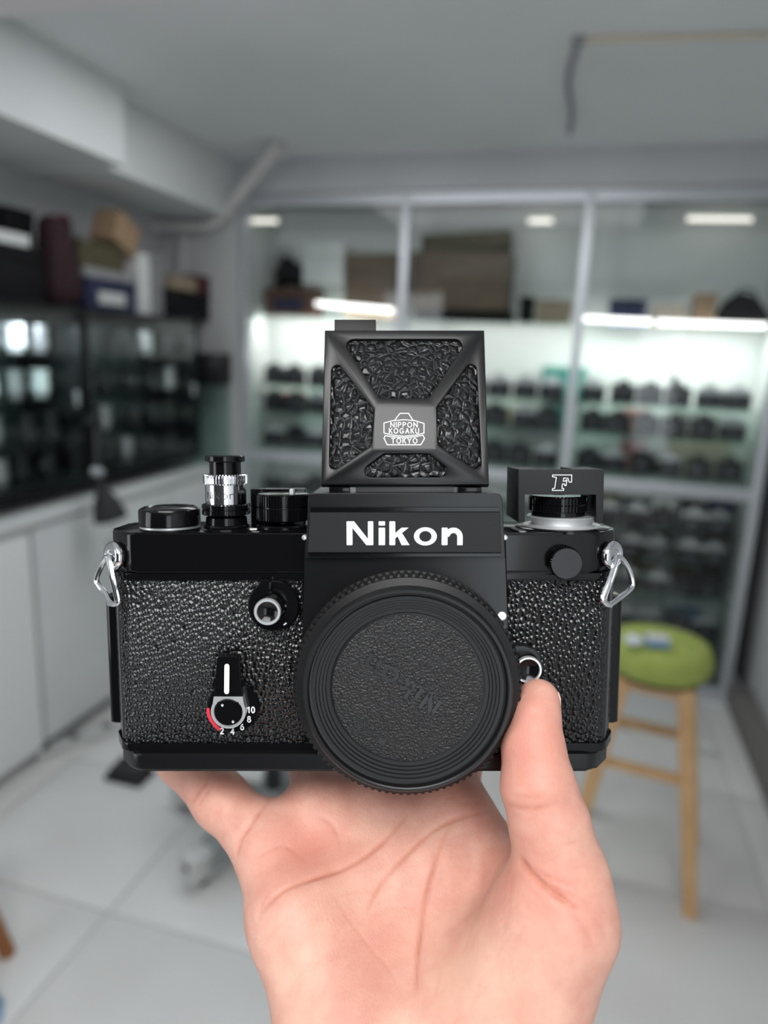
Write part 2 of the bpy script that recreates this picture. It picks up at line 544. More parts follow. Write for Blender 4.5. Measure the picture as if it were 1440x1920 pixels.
# thin drop pipe on the pier under it
q0, q1 = at(345, 440, Y=3.395), at(338, 545, Y=3.395)
tag(B().tube([q0, (q0 + q1) / 2, q1], 0.022, 10).out('drop_pipe', M_wall), 'thin grey pipe running down the pier under the waste pipe', 'pipe')
# cable trunking on the ceiling
c0, c1, c2 = at(1440, 66, Z=ZC - .008), at(1085, 76, Z=ZC - .008), at(1068, 250, Z=ZC - .008)
cr = empty('cable_trunking', c1, 'thin cable trunking forming a corner on the ceiling', 'cable trunking')
B().tube([c0 - c1, Vector((0, 0, 0))], 0.008, 6).out('trunking_run', M_cream, cr)
wv = smooth_path([Vector((0, 0, 0)), (c2 - c1) * .35 + Vector((-.02, 0, 0)), (c2 - c1) * .7, c2 - c1])
B().tube(wv, 0.010, 6).out('cable', mat('lilac_grey_cable', (0.30, 0.28, 0.33), 0.5), cr)
B().box((0, 0, 0), (.035, .035, .016), .003).out('corner_box', M_grey, cr)

# ------------------------------------------------------------------ showcase
PX = (-1.735, -0.905, -0.075, 0.755)             # posts
YB = 3.80
sh = empty('glass_showcase', (-0.49, YF, 0), 'tall aluminium framed glass showcase of three bays filled with cameras', 'showcase')
o0 = sh.location


def part(b, name, m, parent, **k):
    o = b.out(name, m, parent, **k)
    return o


def rel(p):
    return tuple(Vector(p) - o0)


for x in PX:
    B().span(rel((x - .02, YF - .012, 0)), rel((x + .02, YF + .04, 2.28)), .004).out('post', M_alu, sh)
for z0, z1, nm in ((2.225, 2.28, 'top_rail'), (0.965, 1.02, 'middle_rail'), (0.0, 0.06, 'bottom_rail')):
    B().span(rel((PX[0], YF - .008, z0)), rel((PX[-1], YF + .035, z1)), .004).out(nm, M_alu, sh)
bp = B().span(rel((PX[0], YB, 0)), rel((PX[-1], YB + .02, 2.28))).out('back_panel', M_back, sh)
for x in (PX[0] - .012, PX[-1] + .002):
    B().span(rel((x, YF, 0)), rel((x + .01, YB, 2.28))).out('side_panel', M_back, sh)
SHELF = (1.715, 1.355, 1.215, 1.030, 0.775, 0.62, 0.45, 0.25, 0.065)
for b_ in range(3):
    xa, xb = PX[b_] + .02, PX[b_ + 1] - .02
    for z in SHELF:
        B().span(rel((xa, YF + .05, z - .008)), rel((xb, YB, z)), .001).out('shelf', M_gshelf, sh)
    for za, zb in ((1.02, 2.225), (0.06, 0.965)):
        B().span(rel((xa, YF + .008, za)), rel((xb, YF + .013, zb))).out('glass_door', M_gpane, sh)


# LED tubes and the light they give
def led(p0, p1, label, watts, m=None):
    p0, p1 = Vector(p0), Vector(p1)
    mid = (p0 + p1) / 2
    o = empty('led_tube', mid, label, 'lamp')
    B().tube([p0 - mid, p1 - mid], 0.011, 10).out('tube', m or M_led, o)
    dd = (p1 - p0).normalized()
    for s_, q in ((-1, p0), (1, p1)):
        B().tube([q - mid, q - mid + dd * (s_ * .012)], 0.0118, 10).out('end_cap', M_white, o)
    if watts:
        area('showcase_light', mid + Vector((0, .03, -.02)), mid + Vector((0, .22, -.30)), (p1 - p0).length, .03, watts, (1, 0.99, 0.96))


led(at(594, 569, Y=3.50), at(738, 582, Y=3.47), 'glowing white tube sloping under the upper shelf beside the first inner post', 1.4)
led(at(1086, 597, Y=3.50), at(1222, 603, Y=3.50), 'glowing white tube under upper shelf of third bay, end at the inner post', 2.0)
led(at(1232, 604, Y=3.50), at(1436, 611, Y=3.50), 'glowing white tube under upper shelf of third bay, beside the grey wall', 3.0)
led(at(474, 414, Y=3.47), at(522, 414, Y=3.47), 'short warm tube high in the first bay beside the pier', 0, M_led2)
led(at(992, 414, Y=3.7), at(1036, 414, Y=3.7), 'short warm tube high in the middle bay', 0, M_led2)
led(at(1288, 410, Y=3.7), at(1410, 411, Y=3.7), 'warm tube high in the third bay near the grey wall', 0, M_led2)
area('showcase_light', (-1.45, 3.53, 1.69), (-1.45, 3.78, 1.5), .5, .03, 2.2, (1, 1, .96))  # this and the next three lights have no tube of their own
area('showcase_light', (-0.45, 3.53, 1.69), (-0.45, 3.78, 1.5), .7, .03, 1.3, (1, 1, .96))
area('showcase_light', (-0.5, 3.5, 0.94), (-0.5, 3.75, .4), 2.2, .03, .6, (1, 1, .98))
area('showcase_light', (-0.5, 3.6, 2.2), (-0.5, 3.75, 1.8), 2.2, .03, .25, (1, 1, .96))


# small boxes with a lid line and a pasted label
TOPS = {}


def carton(name, x0, y0, x1, y1, Y, dep, m, label, cat='box', tilt=0.0, lid=True, X=None, group=None, zbase=None, paper=None):
    """A carton whose front fills the pixel box on plane Y (or X, facing the room)."""
    a, c = (at(x0, y1, Y=Y), at(x1, y0, Y=Y)) if X is None else (at(x0, y1, X=X), at(x1, y0, X=X))
    if X is None:
        wdt, org, rz = abs(c.x - a.x), Vector(((a.x + c.x) / 2, Y, a.z)), 0.0
    else:
        wdt, org, rz = abs(c.y - a.y), Vector((X, (a.y + c.y) / 2, a.z)), R(90)
    hgt = c.z - a.z
    if zbase is not None:
        hgt += org.z - zbase - .001
        org.z = zbase + .001
    o = empty(name, org, label, cat, group, rz)
    TOPS[name] = org.z + hgt
    o.rotation_euler.y = tilt
    t = min(.006, hgt * .1)
    k = hgt * .72 if lid else hgt
    B().span((-wdt / 2, 0, 0), (wdt / 2, dep, k), t * .5).out('body', m, o)
    if lid:
        B().span((-wdt / 2 - .002, -.002, k + .0008), (wdt / 2 + .002, dep + .002, hgt), t * .5).out('lid', m, o)
    if paper:
        B().span((-wdt * .3, -.004, hgt * .2), (wdt * .25, -.0015, hgt * .6), .0005).out('sticker', paper, o)
    return o


zs = SHELF[0]
Q = 3.52
carton('cardboard_box', 645, 475, 746, 572, 3.56, .16, M_brown, 'brown cardboard box on upper shelf beside the first inner post', zbase=zs)
carton('gift_box', 495, 541, 592, 594, 3.56, .12, M_redbr, 'flat red-brown box under the white box, first bay', zbase=zs, paper=M_navy)
carton('white_box', 567, 455, 645, 532, 3.55, .14, M_white, 'square white box standing on a red-brown box in the first bay')
carton('suitcase', 768, 472, 958, 583, 3.54, .2, M_brown, 'large brown case lying on a dark case in the middle bay', 'case', zbase=1.765)
carton('suitcase', 775, 584, 955, 610, 3.53, .22, M_dark, 'flat dark case under the large brown case, middle bay', 'case', zbase=zs)
carton('flat_board', 790, 435, 958, 470, 3.62, .12, M_olive, 'olive board lying tilted on top of the large brown case', 'board', lid=False, tilt=R(-3))
carton('storage_box', 972, 556, 1000, 608, 3.54, .12, M_dark, 'narrow black box beside the large brown case', zbase=zs)
carton('storage_box', 1003, 563, 1072, 608, 3.55, .14, M_tan, 'tan box on upper shelf beside the second inner post', zbase=zs)
carton('storage_box', 1142, 562, 1216, 592, 3.55, .14, M_navy, 'flat navy box on the upper shelf of the third bay', zbase=zs)
carton('storage_box', 1221, 570, 1290, 597, 3.55, .14, M_tan, 'flat tan box next to the navy box, third bay', zbase=zs)
carton('storage_box', 1300, 551, 1345, 600, 3.56, .12, M_cardb, 'upright tan carton between the flat tan box and the round bag', zbase=zs)


def bag(name, pts, Y, dep, m, label, cat='bag', base=None, handle=True):
    """A soft bag: an outline bulged between front and back."""
    P = [at(x, y, Y=Y) for x, y in pts]
    cx, z0 = sum(p.x for p in P) / len(P), base if base is not None else min(p.z for p in P)
    poly = [(p.x - cx, max(p.z - z0, 0.0)) for p in P]
    poly = [(v.x, max(v.y, 0)) for v in smooth_path([Vector((a, b, 0)) for a, b in poly], 4, True)]
    o = empty(name, (cx, Y, z0 + .002), label, cat)
    b = B()
    n = len(poly)
    mx, my = sum(p[0] for p in poly) / n, sum(p[1] for p in poly) / n
    V, F = [], []
    lay = ((.55, 0), (.9, .12), (1, .4), (1, .7), (.9, .92), (.55, 1))
    for s_, t in lay:
        V += [(mx + (x - mx) * s_, t * dep, my + (y - my) * s_ if s_ < 1 else y) for x, y in poly]
    for l in range(len(lay) - 1):
        F += [(l * n + i, l * n + (i + 1) % n, (l + 1) * n + (i + 1) % n, (l + 1) * n + i) for i in range(n)]
    F += [tuple(range(n)), tuple(range((len(lay) - 1) * n, len(lay) * n))]
    b.add(V, F)
    b.out('body', m, o, smooth=60)
    if handle:
        tx = max(poly, key=lambda p: p[1])
        B().tube(smooth_path([(mx - .04, dep * .4, tx[1] * .9), (mx - .02, dep * .3, tx[1] * 1.08), (mx + .03, dep * .3, tx[1] * 1.06), (mx + .05, dep * .4, tx[1] * .85)]), .005, 6).out('handle', m, o)
    return o


bag('cloth_bag', [(514, 592), (512, 520), (512, 504), (518, 496), (527, 478), (545, 488), (560, 500), (560, 536), (524, 538), (522, 592)], 3.70, .07, M_dark, 'slumped black bag on the upper shelf beside the pier', base=zs)
bag('camera_bag', [(1352, 600), (1358, 572), (1375, 555), (1395, 548), (1420, 556), (1440, 580), (1444, 604)], 3.56, .14, M_dark, 'rounded dark bag at the wall end of the upper shelf', base=zs)


# ---- cameras on the shelves: one of each kind, then copies
def shelf_camera(kind, root):
    body, top = {'black': (M_cb, M_cb), 'silver': (M_cb, M_cs), 'chrome': (M_cs, M_cs)}[kind]
    B().box((0, .02, .0345), (.116, .038, .069), .008).out('body', M_cb, root)
    b = B()
    b.box((0, .02, .078), (.118, .038, .016), .004)
    tri = [(-.030, .085), (.030, .085), (.016, .113), (-.016, .113)]
    V = [(x, .004, z) for x, z in tri] + [(x * .9, .036, z) for x, z in tri]
    b.add(V, [(0, 1, 2, 3), (7, 6, 5, 4), (0, 4, 5, 1), (1, 5, 6, 2), (2, 6, 7, 3), (3, 7, 4, 0)])
    b.lathe([(0, .080), (.010, .080), (.010, .096), (0, .096)], 12, Matrix.Translation((-.042, .02, 0)))
    b.lathe([(0, .080), (.008, .080), (.008, .094), (0, .094)], 12, Matrix.Translation((.042, .02, 0)))
    b.out('top_plate', top, root)
    Mx = Matrix.Translation((0, .004, .040)) @ Matrix.Rotation(R(90), 4, 'X')
    B().lathe([(.030, 0), (.030, .008), (.027, .010), (.027, .030), (.029, .032), (.029, .042), (.025, .043), (.022, .036)], 20, Mx).out('lens_barrel', M_cb, root)
    B().lathe([(.022, .036), (.012, .039), (0, .040)], 16, Mx).out('lens_glass', M_lensg, root)


PROTO = {}
ORD = ('first', 'second', 'third', 'fourth', 'fifth', 'sixth', 'seventh', 'eighth', 'ninth')
KINDW = {'black': 'all-black camera', 'silver': 'silver-topped black camera', 'chrome': 'chrome-topped camera'}
SHNAME = ['', 'tube-lit shelf', 'shelf above middle rail', 'middle rail shelf', 'first shelf under rail', 'second shelf under rail', 'third shelf under rail', 'fourth shelf under rail', 'lowest shelf']
BAYN = ('pier bay', 'middle bay', 'wall-side bay')
random.seed(4)


def place_camera(x, y, z, kind, label, group, rz=0.0):
    if kind not in PROTO:
        o = empty('shelf_camera', (x, y, z), label, 'camera', group, rz)
        shelf_camera(kind, o)
        PROTO[kind] = o
        return o
    o = copy_tree(PROTO[kind])
    o.location = (x, y, z)
    o.rotation_euler = (0, 0, rz)
    o['label'], o['group'] = label, group
    return o


for s_ in range(1, 9):
    z = SHELF[s_]
    for b_ in range(3):
        if b_ < 2 and s_ > 5:                     # nothing of these rows shows behind the held camera
            continue
        xa, xb = PX[b_] + .10, PX[b_ + 1] - .10
        n = 6
        for i in range(n):
            x = xa + (xb - xa) * i / (n - 1) + random.uniform(-.008, .008)
            kind = random.choice(('black', 'black', 'silver', 'black', 'chrome') if s_ < 4 else ('black', 'silver', 'chrome'))
            place_camera(x, 3.56 + random.uniform(0, .02), z + .001, kind, f'{ORD[i]} camera from the pier end, {SHNAME[s_]}, {BAYN[b_]} of showcase', f'cameras on the {SHNAME[s_]} of the {BAYN[b_]}', random.uniform(-.15, .15))
# boxes standing behind the camera rows
k = 0
ROWB = [(1020, 1076, 768, 805, M_teal, 'teal'), (1168, 1216, 770, 805, M_pink, 'dusty pink'), (1250, 1362, 772, 808, M_white, 'long white'), (1098, 1160, 690, 752, M_gpane, ''),
        (512, 562, 738, 768, M_pink, 'dusty pink'), (925, 1015, 770, 806, M_cream, 'cream')]
for x0, x1, y0, y1, m, cn in ROWB:
    if cn:
        bay = 'pier bay' if x1 < 757 else 'middle bay' if x1 < 1090 else 'wall-side bay'
        carton('lens_box', x0, y0, x1, y1, 3.70, .08, m, f'{cn} box behind the cameras on the shelf above the middle rail, {bay}', group='boxes behind the shelf cameras', zbase=SHELF[2])
for x0, x1, m, cn in ((514, 536, M_cream, 'cream'), (540, 562, M_pink, 'dusty pink'), (1165, 1212, M_pink, 'dusty pink'), (1255, 1370, M_cream, 'long cream'), (940, 1040, M_white, 'white')):
    bay = 'pier bay' if x1 < 757 else 'middle bay' if x1 < 1090 else 'wall-side bay'
    carton('lens_box', x0, 832, x1, 850, 3.70, .08, m, f'{cn} box behind the cameras at middle rail level, {bay}', group='boxes behind the shelf cameras', zbase=SHELF[3])
carton('lens_box', 1015, 690, 1100, 735, 3.72, .06, M_teal, 'pale teal box on the tube-lit shelf beside the second inner post', zbase=SHELF[1])
carton('lens_box', 1255, 702, 1270, 755, 3.62, .05, M_dark, 'slim dark box upright among cameras of the wall-side bay', zbase=SHELF[1])
for x0, x1, y0, y1, sf, m, cn in ((1260, 1310, 1150, 1180, 7, M_blue, 'light blue'), (1180, 1240, 1135, 1180, 7, M_white, 'white'), ):
    carton('lens_box', x0, y0, x1, y1, 3.70, .08, m, f'{cn} box behind cameras low in the wall-side bay', zbase=SHELF[sf])

random.seed(11)
MIX = [(M_dark, 'black'), (M_grey, 'grey'), (M_olive, 'olive'), (M_lgrey, 'pale grey'), (M_navy, 'navy'), (M_dark, 'black'), (M_brown, 'brown')]
for s_ in (4, 5, 6, 8):
    top = SHELF[s_ - 1] if s_ != 4 else .95
    for i in range(6):
        m, cn = random.choice(MIX)
        x = PX[2] + .09 + i * .132
        hh = min(random.uniform(.09, .15), top - SHELF[s_] - .03)
        ww = random.uniform(.09, .115)
        o = empty('stock_box', (x, 3.69, SHELF[s_] + .001), f'{cn} box, {ORD[i]} from the inner post, behind cameras, {SHNAME[s_]}', 'box', f'boxes behind cameras, {SHNAME[s_]}')
        B().span((-ww / 2, 0, 0), (ww / 2, .08, hh * .7), .003).out('body', m, o)
        B().span((-ww / 2 - .002, -.002, hh * .7 + .001), (ww / 2 + .002, .082, hh), .003).out('lid', m, o)

# ------------------------------------------------------------------ counter run along the wall
XCF = -1.85
bc = empty('base_cabinet', (XCF, 2.6, 0), 'white base cabinets under the black display cabinets', 'cabinet')
o1 = bc.location
B().span((-.33, -.62, .06), (0, .75, .90), .003).out('body', M_cabw, bc)
B().span((-.33, -.60, 0), (-.03, .75, .06)).out('plinth', M_grey, bc)
for i in range(3):
    y0 = -.61 + i * .45
    dr = B().span((.001, y0 + .004, .07), (.019, y0 + .446, .89), .003).out('door', M_cabw, bc)
    B().box((.030, y0 + .40, .70), (.012, .012, .12), .003).out('handle', M_sat, dr)
wt = B().span((XL, .2, .905), (XCF + .03, YF - .02, .945), .004).out('worktop', M_cabw)
tag(wt, 'long white worktop under the black glass cabinets', 'worktop')
du = empty('drawer_unit', (-1.83, 1.475, 0), 'near white drawer unit standing proud of the base cabinets', 'drawer unit')
B().span((-.35, -.5, .03), (-.02, .5, .90), .004).out('body', M_cabw, du)
fr = B().span((-.019, -.498, .06), (.0, .498, .88), .004).out('drawer', mat('lit_white_front', (0.86, 0.86, 0.86), 0.35), du)  # lighter than the laminate, strong light on the front put into its colour
B().box((.012, -.2, .75), (.012, .14, .012), .003).out('handle', M_sat, fr)


def display_cabinet(name, y0, y1, z0, z1, label, frost):
    o = empty(name, (XCF, (y0 + y1) / 2, z0), label, 'display cabinet')
    L, h, dp, t = y1 - y0, z1 - z0, .30, .022
    B().span((-dp, -L / 2, h - t), (0, L / 2, h), .003).out('top_board', M_cabb, o)
    B().span((-dp, -L / 2, 0), (0, L / 2, t * 1.6), .003).out('bottom_board', M_cabb, o)
    B().span((-.03, -L / 2 + t, h - .055), (-.012, L / 2 - t, h - t), .002).out('tube_screen_board', M_cabb, o)  # board added to hide the light source under the top
    for s_ in (-1, 1):
        B().span((-dp, s_ * L / 2, t * 1.6), (0, s_ * (L / 2 - t), h - t), .003).out('side_board', M_cabb, o)
    B().span((-dp, -L / 2, 0), (-dp + .012, L / 2, h)).out('back_board', frost, o)
    for k_ in (.27, .50, .74):
        B().span((-dp + .012, -L / 2 + t, h * k_), (-.02, L / 2 - t, h * k_ + .006)).out('shelf', M_gshelf, o)
    pn = B().span((-.010, -L / 2 + t, t * 1.6), (-.005, L / 2 - t, h - t)).out('glass_door', M_gpane, o)
    B().box((.004, L / 2 - .06, h * .5), (.014, .012, .06), .003).out('handle', M_sat, pn)
    return o, [z0 + h * k_ + .0065 for k_ in (.27, .50, .74)] + [z0 + t * 1.6 + .0005]


M_dgreen = mottle(mat('dark_green_backing', (0.028, 0.036, 0.036), 0.5), 6, (0.022, 0.03, 0.03), (0.04, 0.05, 0.05))
Z0C, Z1C = 1.0, 1.665
dc1, lv1 = display_cabinet('display_cabinet', 1.42, 2.335, Z0C, Z1C, 'near black display cabinet with glass front and lit lenses, wall side', M_dgreen)
dc2, lv2 = display_cabinet('display_cabinet', 2.345, 3.17, Z0C, Z1C, 'dark black display cabinet between the near one and the pier', M_dgreen)
led((XCF - .05, 1.62, 1.629), (XCF - .05, 2.28, 1.629), 'slim added light tube hidden under the top board of the near black cabinet', 0)  # tube added to light the lenses, kept out of sight
area('cabinet_fill', (XCF - .05, 1.95, 1.612), (XCF - .16, 1.95, 1.0), .6, .02, 3.2, (.78, .91, 1))
area('cabinet_fill', (XCF - .10, 2.78, 1.62), (XCF - .16, 2.78, 1.0), .6, .03, 1.6, (.85, .95, 1))  # added fill, this cabinet has no tube


def lens(root, m, hgt, r):
    B().lathe([(r * .8, 0), (r * .8, hgt * .12), (r, hgt * .16), (r, hgt * .45), (r * .92, hgt * .47), (r * .92, hgt * .9), (r, hgt * .92), (r, hgt)], 16).out('barrel', m, root)
    B().lathe([(r * .97, hgt * .985), (r * .6, hgt * .995), (0, hgt)], 16).out('front_glass', M_lensg, root)


ll = {}
LCOL = {'chrome': M_cs, 'black': M_cb, 'white': M_white}
nth = 0
for cab, lv, ys, cabn in ((1, lv1, np.linspace(1.74, 2.26, 5), 'near black cabinet'), (2, lv2, np.linspace(2.45, 3.08, 5), 'dark cabinet by the pier')):
    for s_, z in enumerate(lv):
        for i, y in enumerate(ys):
            kind = (('white', 'chrome', 'white', 'white', 'chrome')[(i + s_) % 5] if s_ in (1, 2) else ('black', 'black', 'chrome')[(i + s_) % 3]) if cab == 1 else ('black', 'chrome', 'black', 'black')[(i + s_) % 4]
            lab = f'{ORD[i]} lens from near end, {kind}, {("second", "third", "top", "bottom")[s_]} level, {cabn}'
            g = f'lenses in the {cabn}'
            if kind not in ll:
                o = empty('shelf_lens', (-1.98, y, z), lab, 'lens', g)
                lens(o, LCOL[kind], .095, .036)
                ll[kind] = o
            else:
                o = copy_tree(ll[kind])
                o.location = (-1.98 + random.uniform(-.02, .03), y, z)
                o['label'], o['group'] = lab, g
                o.scale = (1, 1, 1)
# small glass cabinet by the pier
gc = empty('glass_case', (-1.86, 3.30, .95), 'narrow glass case with a black hood between cabinet and pier', 'display case')
B().span((-.14, -.09, 0), (.06, .09, .40), .003).out('glass_box', glass('green_glass', (.78, .86, .83)), gc)
B().span((-.14, -.10, .402), (.065, .10, .56), .01).out('hood', M_cabb, gc)
B().span((-.13, -.08, .003), (-.12, .08, .395)).out('back_board', M_mgrey, gc)

# things on top of the black cabinets (z = 1.665)
ZT = Z1C + .001
XT = -1.93
carton('stacked_case', -18, 470, 82, 575, None, .2, M_dark, 'black equipment case at the near end on the black cabinet', 'case', X=XT, zbase=ZT)
carton('monitor_box', 14, 398, 62, 470, None, .09, M_dark, 'small black box on top of the black equipment case', X=XT - .10, zbase=TOPS['stacked_case'])
carton('white_pouch', -20, 442, 55, 473, None, .08, M_white, 'white pouch lying on the black equipment case', 'pouch', X=XT, lid=False, zbase=TOPS['stacked_case'])
carton('flat_box', 165, 533, 254, 572, None, .2, M_navy, 'blue flat box with pale sticker on the near black cabinet', X=XT + .02, zbase=ZT, paper=M_lgrey)
carton('flat_tray', 160, 516, 255, 531, None, .2, M_grey, 'flat grey box lying on the blue flat box', X=XT + .02, lid=False, zbase=TOPS['flat_box'])
carton('gold_box', 152, 466, 232, 515, None, .18, M_olive, 'olive gold box on the flat grey box', X=XT + .02, zbase=TOPS['flat_tray'])
carton('cardboard_carton', 212, 410, 252, 460, None, .12, M_cardb, 'tilted cardboard carton perched on the olive gold box', X=XT + .02, tilt=R(24), lid=False)
carton('slim_box', 263, 478, 280, 578, None, .16, M_white, 'upright slim white box beside the blue flat box', X=XT + .02, zbase=ZT, lid=False)
carton('grey_panel', 283, 482, 308, 582, None, .03, M_grey, 'upright grey panel behind the slim white box', 'panel', X=XT - .02, zbase=ZT, lid=False)
carton('black_carton', 315, 553, 393, 604, None, .2, M_dark, 'black box at the pier end of the black cabinets', X=XT, zbase=ZT)
carton('tan_carton', 325, 522, 368, 551, None, .12, M_tan, 'small tan box on the black box by the pier', X=XT, zbase=TOPS['black_carton'])
carton('red_carton', 369, 521, 398, 552, None, .12, M_dred, 'small dark red box beside the small tan box', X=XT, zbase=TOPS['black_carton'])
Pm = [at(x, y, X=XT + .03) for x, y in ((104, 565), (98, 420), (108, 406), (120, 414), (130, 403), (130, 440), (142, 480), (154, 530), (152, 568))]
mb = empty('maroon_bag', (XT, sum(p.y for p in Pm) / len(Pm), ZT), 'crumpled maroon cloth bag standing on the near black cabinet', 'bag')
poly = [(v.x, max(v.y, 0)) for v in smooth_path([Vector((p.y - mb.location.y, p.z - ZT, 0)) for p in Pm], 4, True)]
bb = B()
n = len(poly)
V, F = [], []
mx, my = sum(p[0] for p in poly) / n, sum(p[1] for p in poly) / n
lay = ((.6, .045), (.92, .035), (1, .01), (1, -.02), (.9, -.045), (.55, -.055))
for s_, t in lay:
    V += [(t, mx + (x - mx) * s_, my + (y - my) * s_ if s_ < 1 else y) for x, y in poly]
for l in range(len(lay) - 1):
    F += [(l * n + i, l * n + (i + 1) % n, (l + 1) * n + (i + 1) % n, (l + 1) * n + i) for i in range(n)]
F += [tuple(range(n)), tuple(range((len(lay) - 1) * n, len(lay) * n))]
bb.add(V, F)
bb.out('body', M_maroon, mb, smooth=60)
B().tube([(0, my * .0 + mx - .05, my * 1.55), (.03, mx, my * 1.6), (.0, mx + .05, my * 1.5)], .008, 6).out('drawstring', M_dred, mb)

# black clamp lamp hanging under the cabinet edge
p0 = at(180, 800, X=-1.80)
p1 = at(183, 885, X=-1.74)
p2 = at(190, 912, X=-1.72)
p3 = at(208, 972, X=-1.70)
lp = empty('clamp_lamp', p0, 'black swivel lamp hanging in front of the black cabinet over the worktop', 'lamp')
B().tube([p0 - p0, (p1 - p0) * .5, p1 - p0], .009, 10).out('arm', M_rub, lp)
B().box((-.02, 0, .02), (.05, .05, .04), .004).out('clamp', M_rub, lp)
B().lathe([(0, -.02), (.016, -.018), (.016, .018), (0, .02)], 14, Matrix.Translation(p1 - p0) @ Matrix.Rotation(R(90), 4, 'Y')).out('joint', M_sat, lp)
dv = (p3 - p2)
qt = dv.to_track_quat('Z', 'Y').to_matrix().to_4x4()
ln = dv.length
B().lathe([(0, -.02), (.018, -.018), (.022, .01), (.045, ln * .45), (.062, ln * .9), (.064, ln), (.060, ln), (.042, ln * .45), (0, .012)], 24, Matrix.Translation(p2 - p0) @ qt).out('lamp_shade', M_rub, lp)

# ------------------------------------------------------------------ stool with a green cushion
st_leg = [at(1298, 1716, Z=0), at(1100, 1570, Z=0)]
S0 = Vector((0.277, 2.142, 0))
st = empty('bar_stool', S0, 'beech bar stool with round olive green cushion seat before the showcase', 'stool')
TOPZ = .655
SW = .085
BW = .18
ang = R(-8)
ct, sn = math.cos(ang), math.sin(ang)


def sq(u, v, z):
    return Vector((u * ct - v * sn, u * sn + v * ct, z))


legs = []
for u, v in ((1, -1), (1, 1), (-1, -1), (-1, 1)):
    t_, b_ = sq(u * SW, v * SW, TOPZ - .005), sq(u * BW, v * BW, 0)
    legs.append((t_, b_))
    bb = B()
    V = []
    for p, hw in ((b_, .019), (t_, .024)):
        V += [p + sq(sx * hw, sy * hw, 0) for sx, sy in ((-1, -1), (1, -1), (1, 1), (-1, 1))]
    vs, fs = bb.add(V, [(3, 2, 1, 0), (4, 5, 6, 7), (0, 1, 5, 4), (1, 2, 6, 5), (2, 3, 7, 6), (3, 0, 4, 7)])
    bmesh.ops.bevel(bb.b, geom=list(bb.b.edges), offset=.003, segments=2, affect='EDGES')
    bb.out('leg', M_wood, st)


def rail(i, j, zi, name):
    a = legs[i][1].lerp(legs[i][0], zi / TOPZ)
    c = legs[j][1].lerp(legs[j][0], zi / TOPZ)
    dd = c - a
    rot = dd.to_track_quat('X', 'Z').to_matrix()
    B().box((a + c) / 2, (dd.length - .02, .018, .03), .003, rot).out(name, M_wood, st)


rail(0, 2, .385, 'rung')
rail(1, 3, .40, 'rung')
rail(0, 1, .30, 'rung')
rail(2, 3, .30, 'rung')
for i, j in ((0, 2), (1, 3), (0, 1), (2, 3)):
    rail(i, j, .63, 'apron')
B().lathe([(0, .650), (.120, .650), (.142, .660), (.153, .682), (.153, .712), (.140, .742), (.095, .758), (0, .762)], 40).out('cushion', M_green, st, smooth=60)
B().lathe([(0, .642), (.128, .642), (.135, .646), (.135, .652), (.11, .654)], 40).out('seat_board', M_rub, st)
# two little things left on the cushion
q = at(1232, 1203, Z=.772)
bx = empty('small_case', q - Vector((0, 0, .012)), 'small blue-white case lying on the green stool cushion', 'case', rz=R(10))
B().box((0, 0, .012), (.062, .045, .022), .005).out('body', M_blue, bx)
B().box((0, 0, .026), (.062, .045, .005), .002).out('lid', M_white, bx)
q = at(1188, 1200, Z=.772)
wp = empty('plastic_wrap', q - Vector((0, 0, .012)), 'crumpled clear white plastic wrap on the green stool cushion', 'wrapper')
random.seed(3)
bb = B()
bmesh.ops.create_icosphere(bb.b, subdivisions=2, radius=.026)
for v in bb.b.verts:
    v.co *= random.uniform(.75, 1.15)
    v.co.z = max(v.co.z * .6 + .012, 0)
bb.out('film', mat('clear_white_film', (0.75, 0.80, 0.84), 0.15), wp, smooth=0)

# paper scraps on the floor
for i, (x, y, sx, sy, lb) in enumerate(((1322, 1405, .10, .05, 'white paper scrap on the floor beside the stool leg'), (1168, 1362, .06, .04, 'small white paper scrap on the floor behind the stool'))):
    q = at(x, y, Z=0.002)
    bb = B()
    V = [(sx * (u / 4 - .5), sy * (v / 2 - .5), .002 + .008 * abs(math.sin(u * 1.3 + v))) for u in range(5) for v in range(3)]
    V += [(a, b, c + .0015) for a, b, c in V]
    bb.add(V, [(u * 3 + v, u * 3 + v + 1, u * 3 + v + 4, u * 3 + v + 3) for u in range(4) for v in range(2)] + [(15 + u * 3 + v, 15 + u * 3 + v + 3, 15 + u * 3 + v + 4, 15 + u * 3 + v + 1) for u in range(4) for v in range(2)])
    o = bb.out('paper_scrap', M_white)
    o.location = (q.x, q.y, 0)
    tag(o, lb, 'paper')

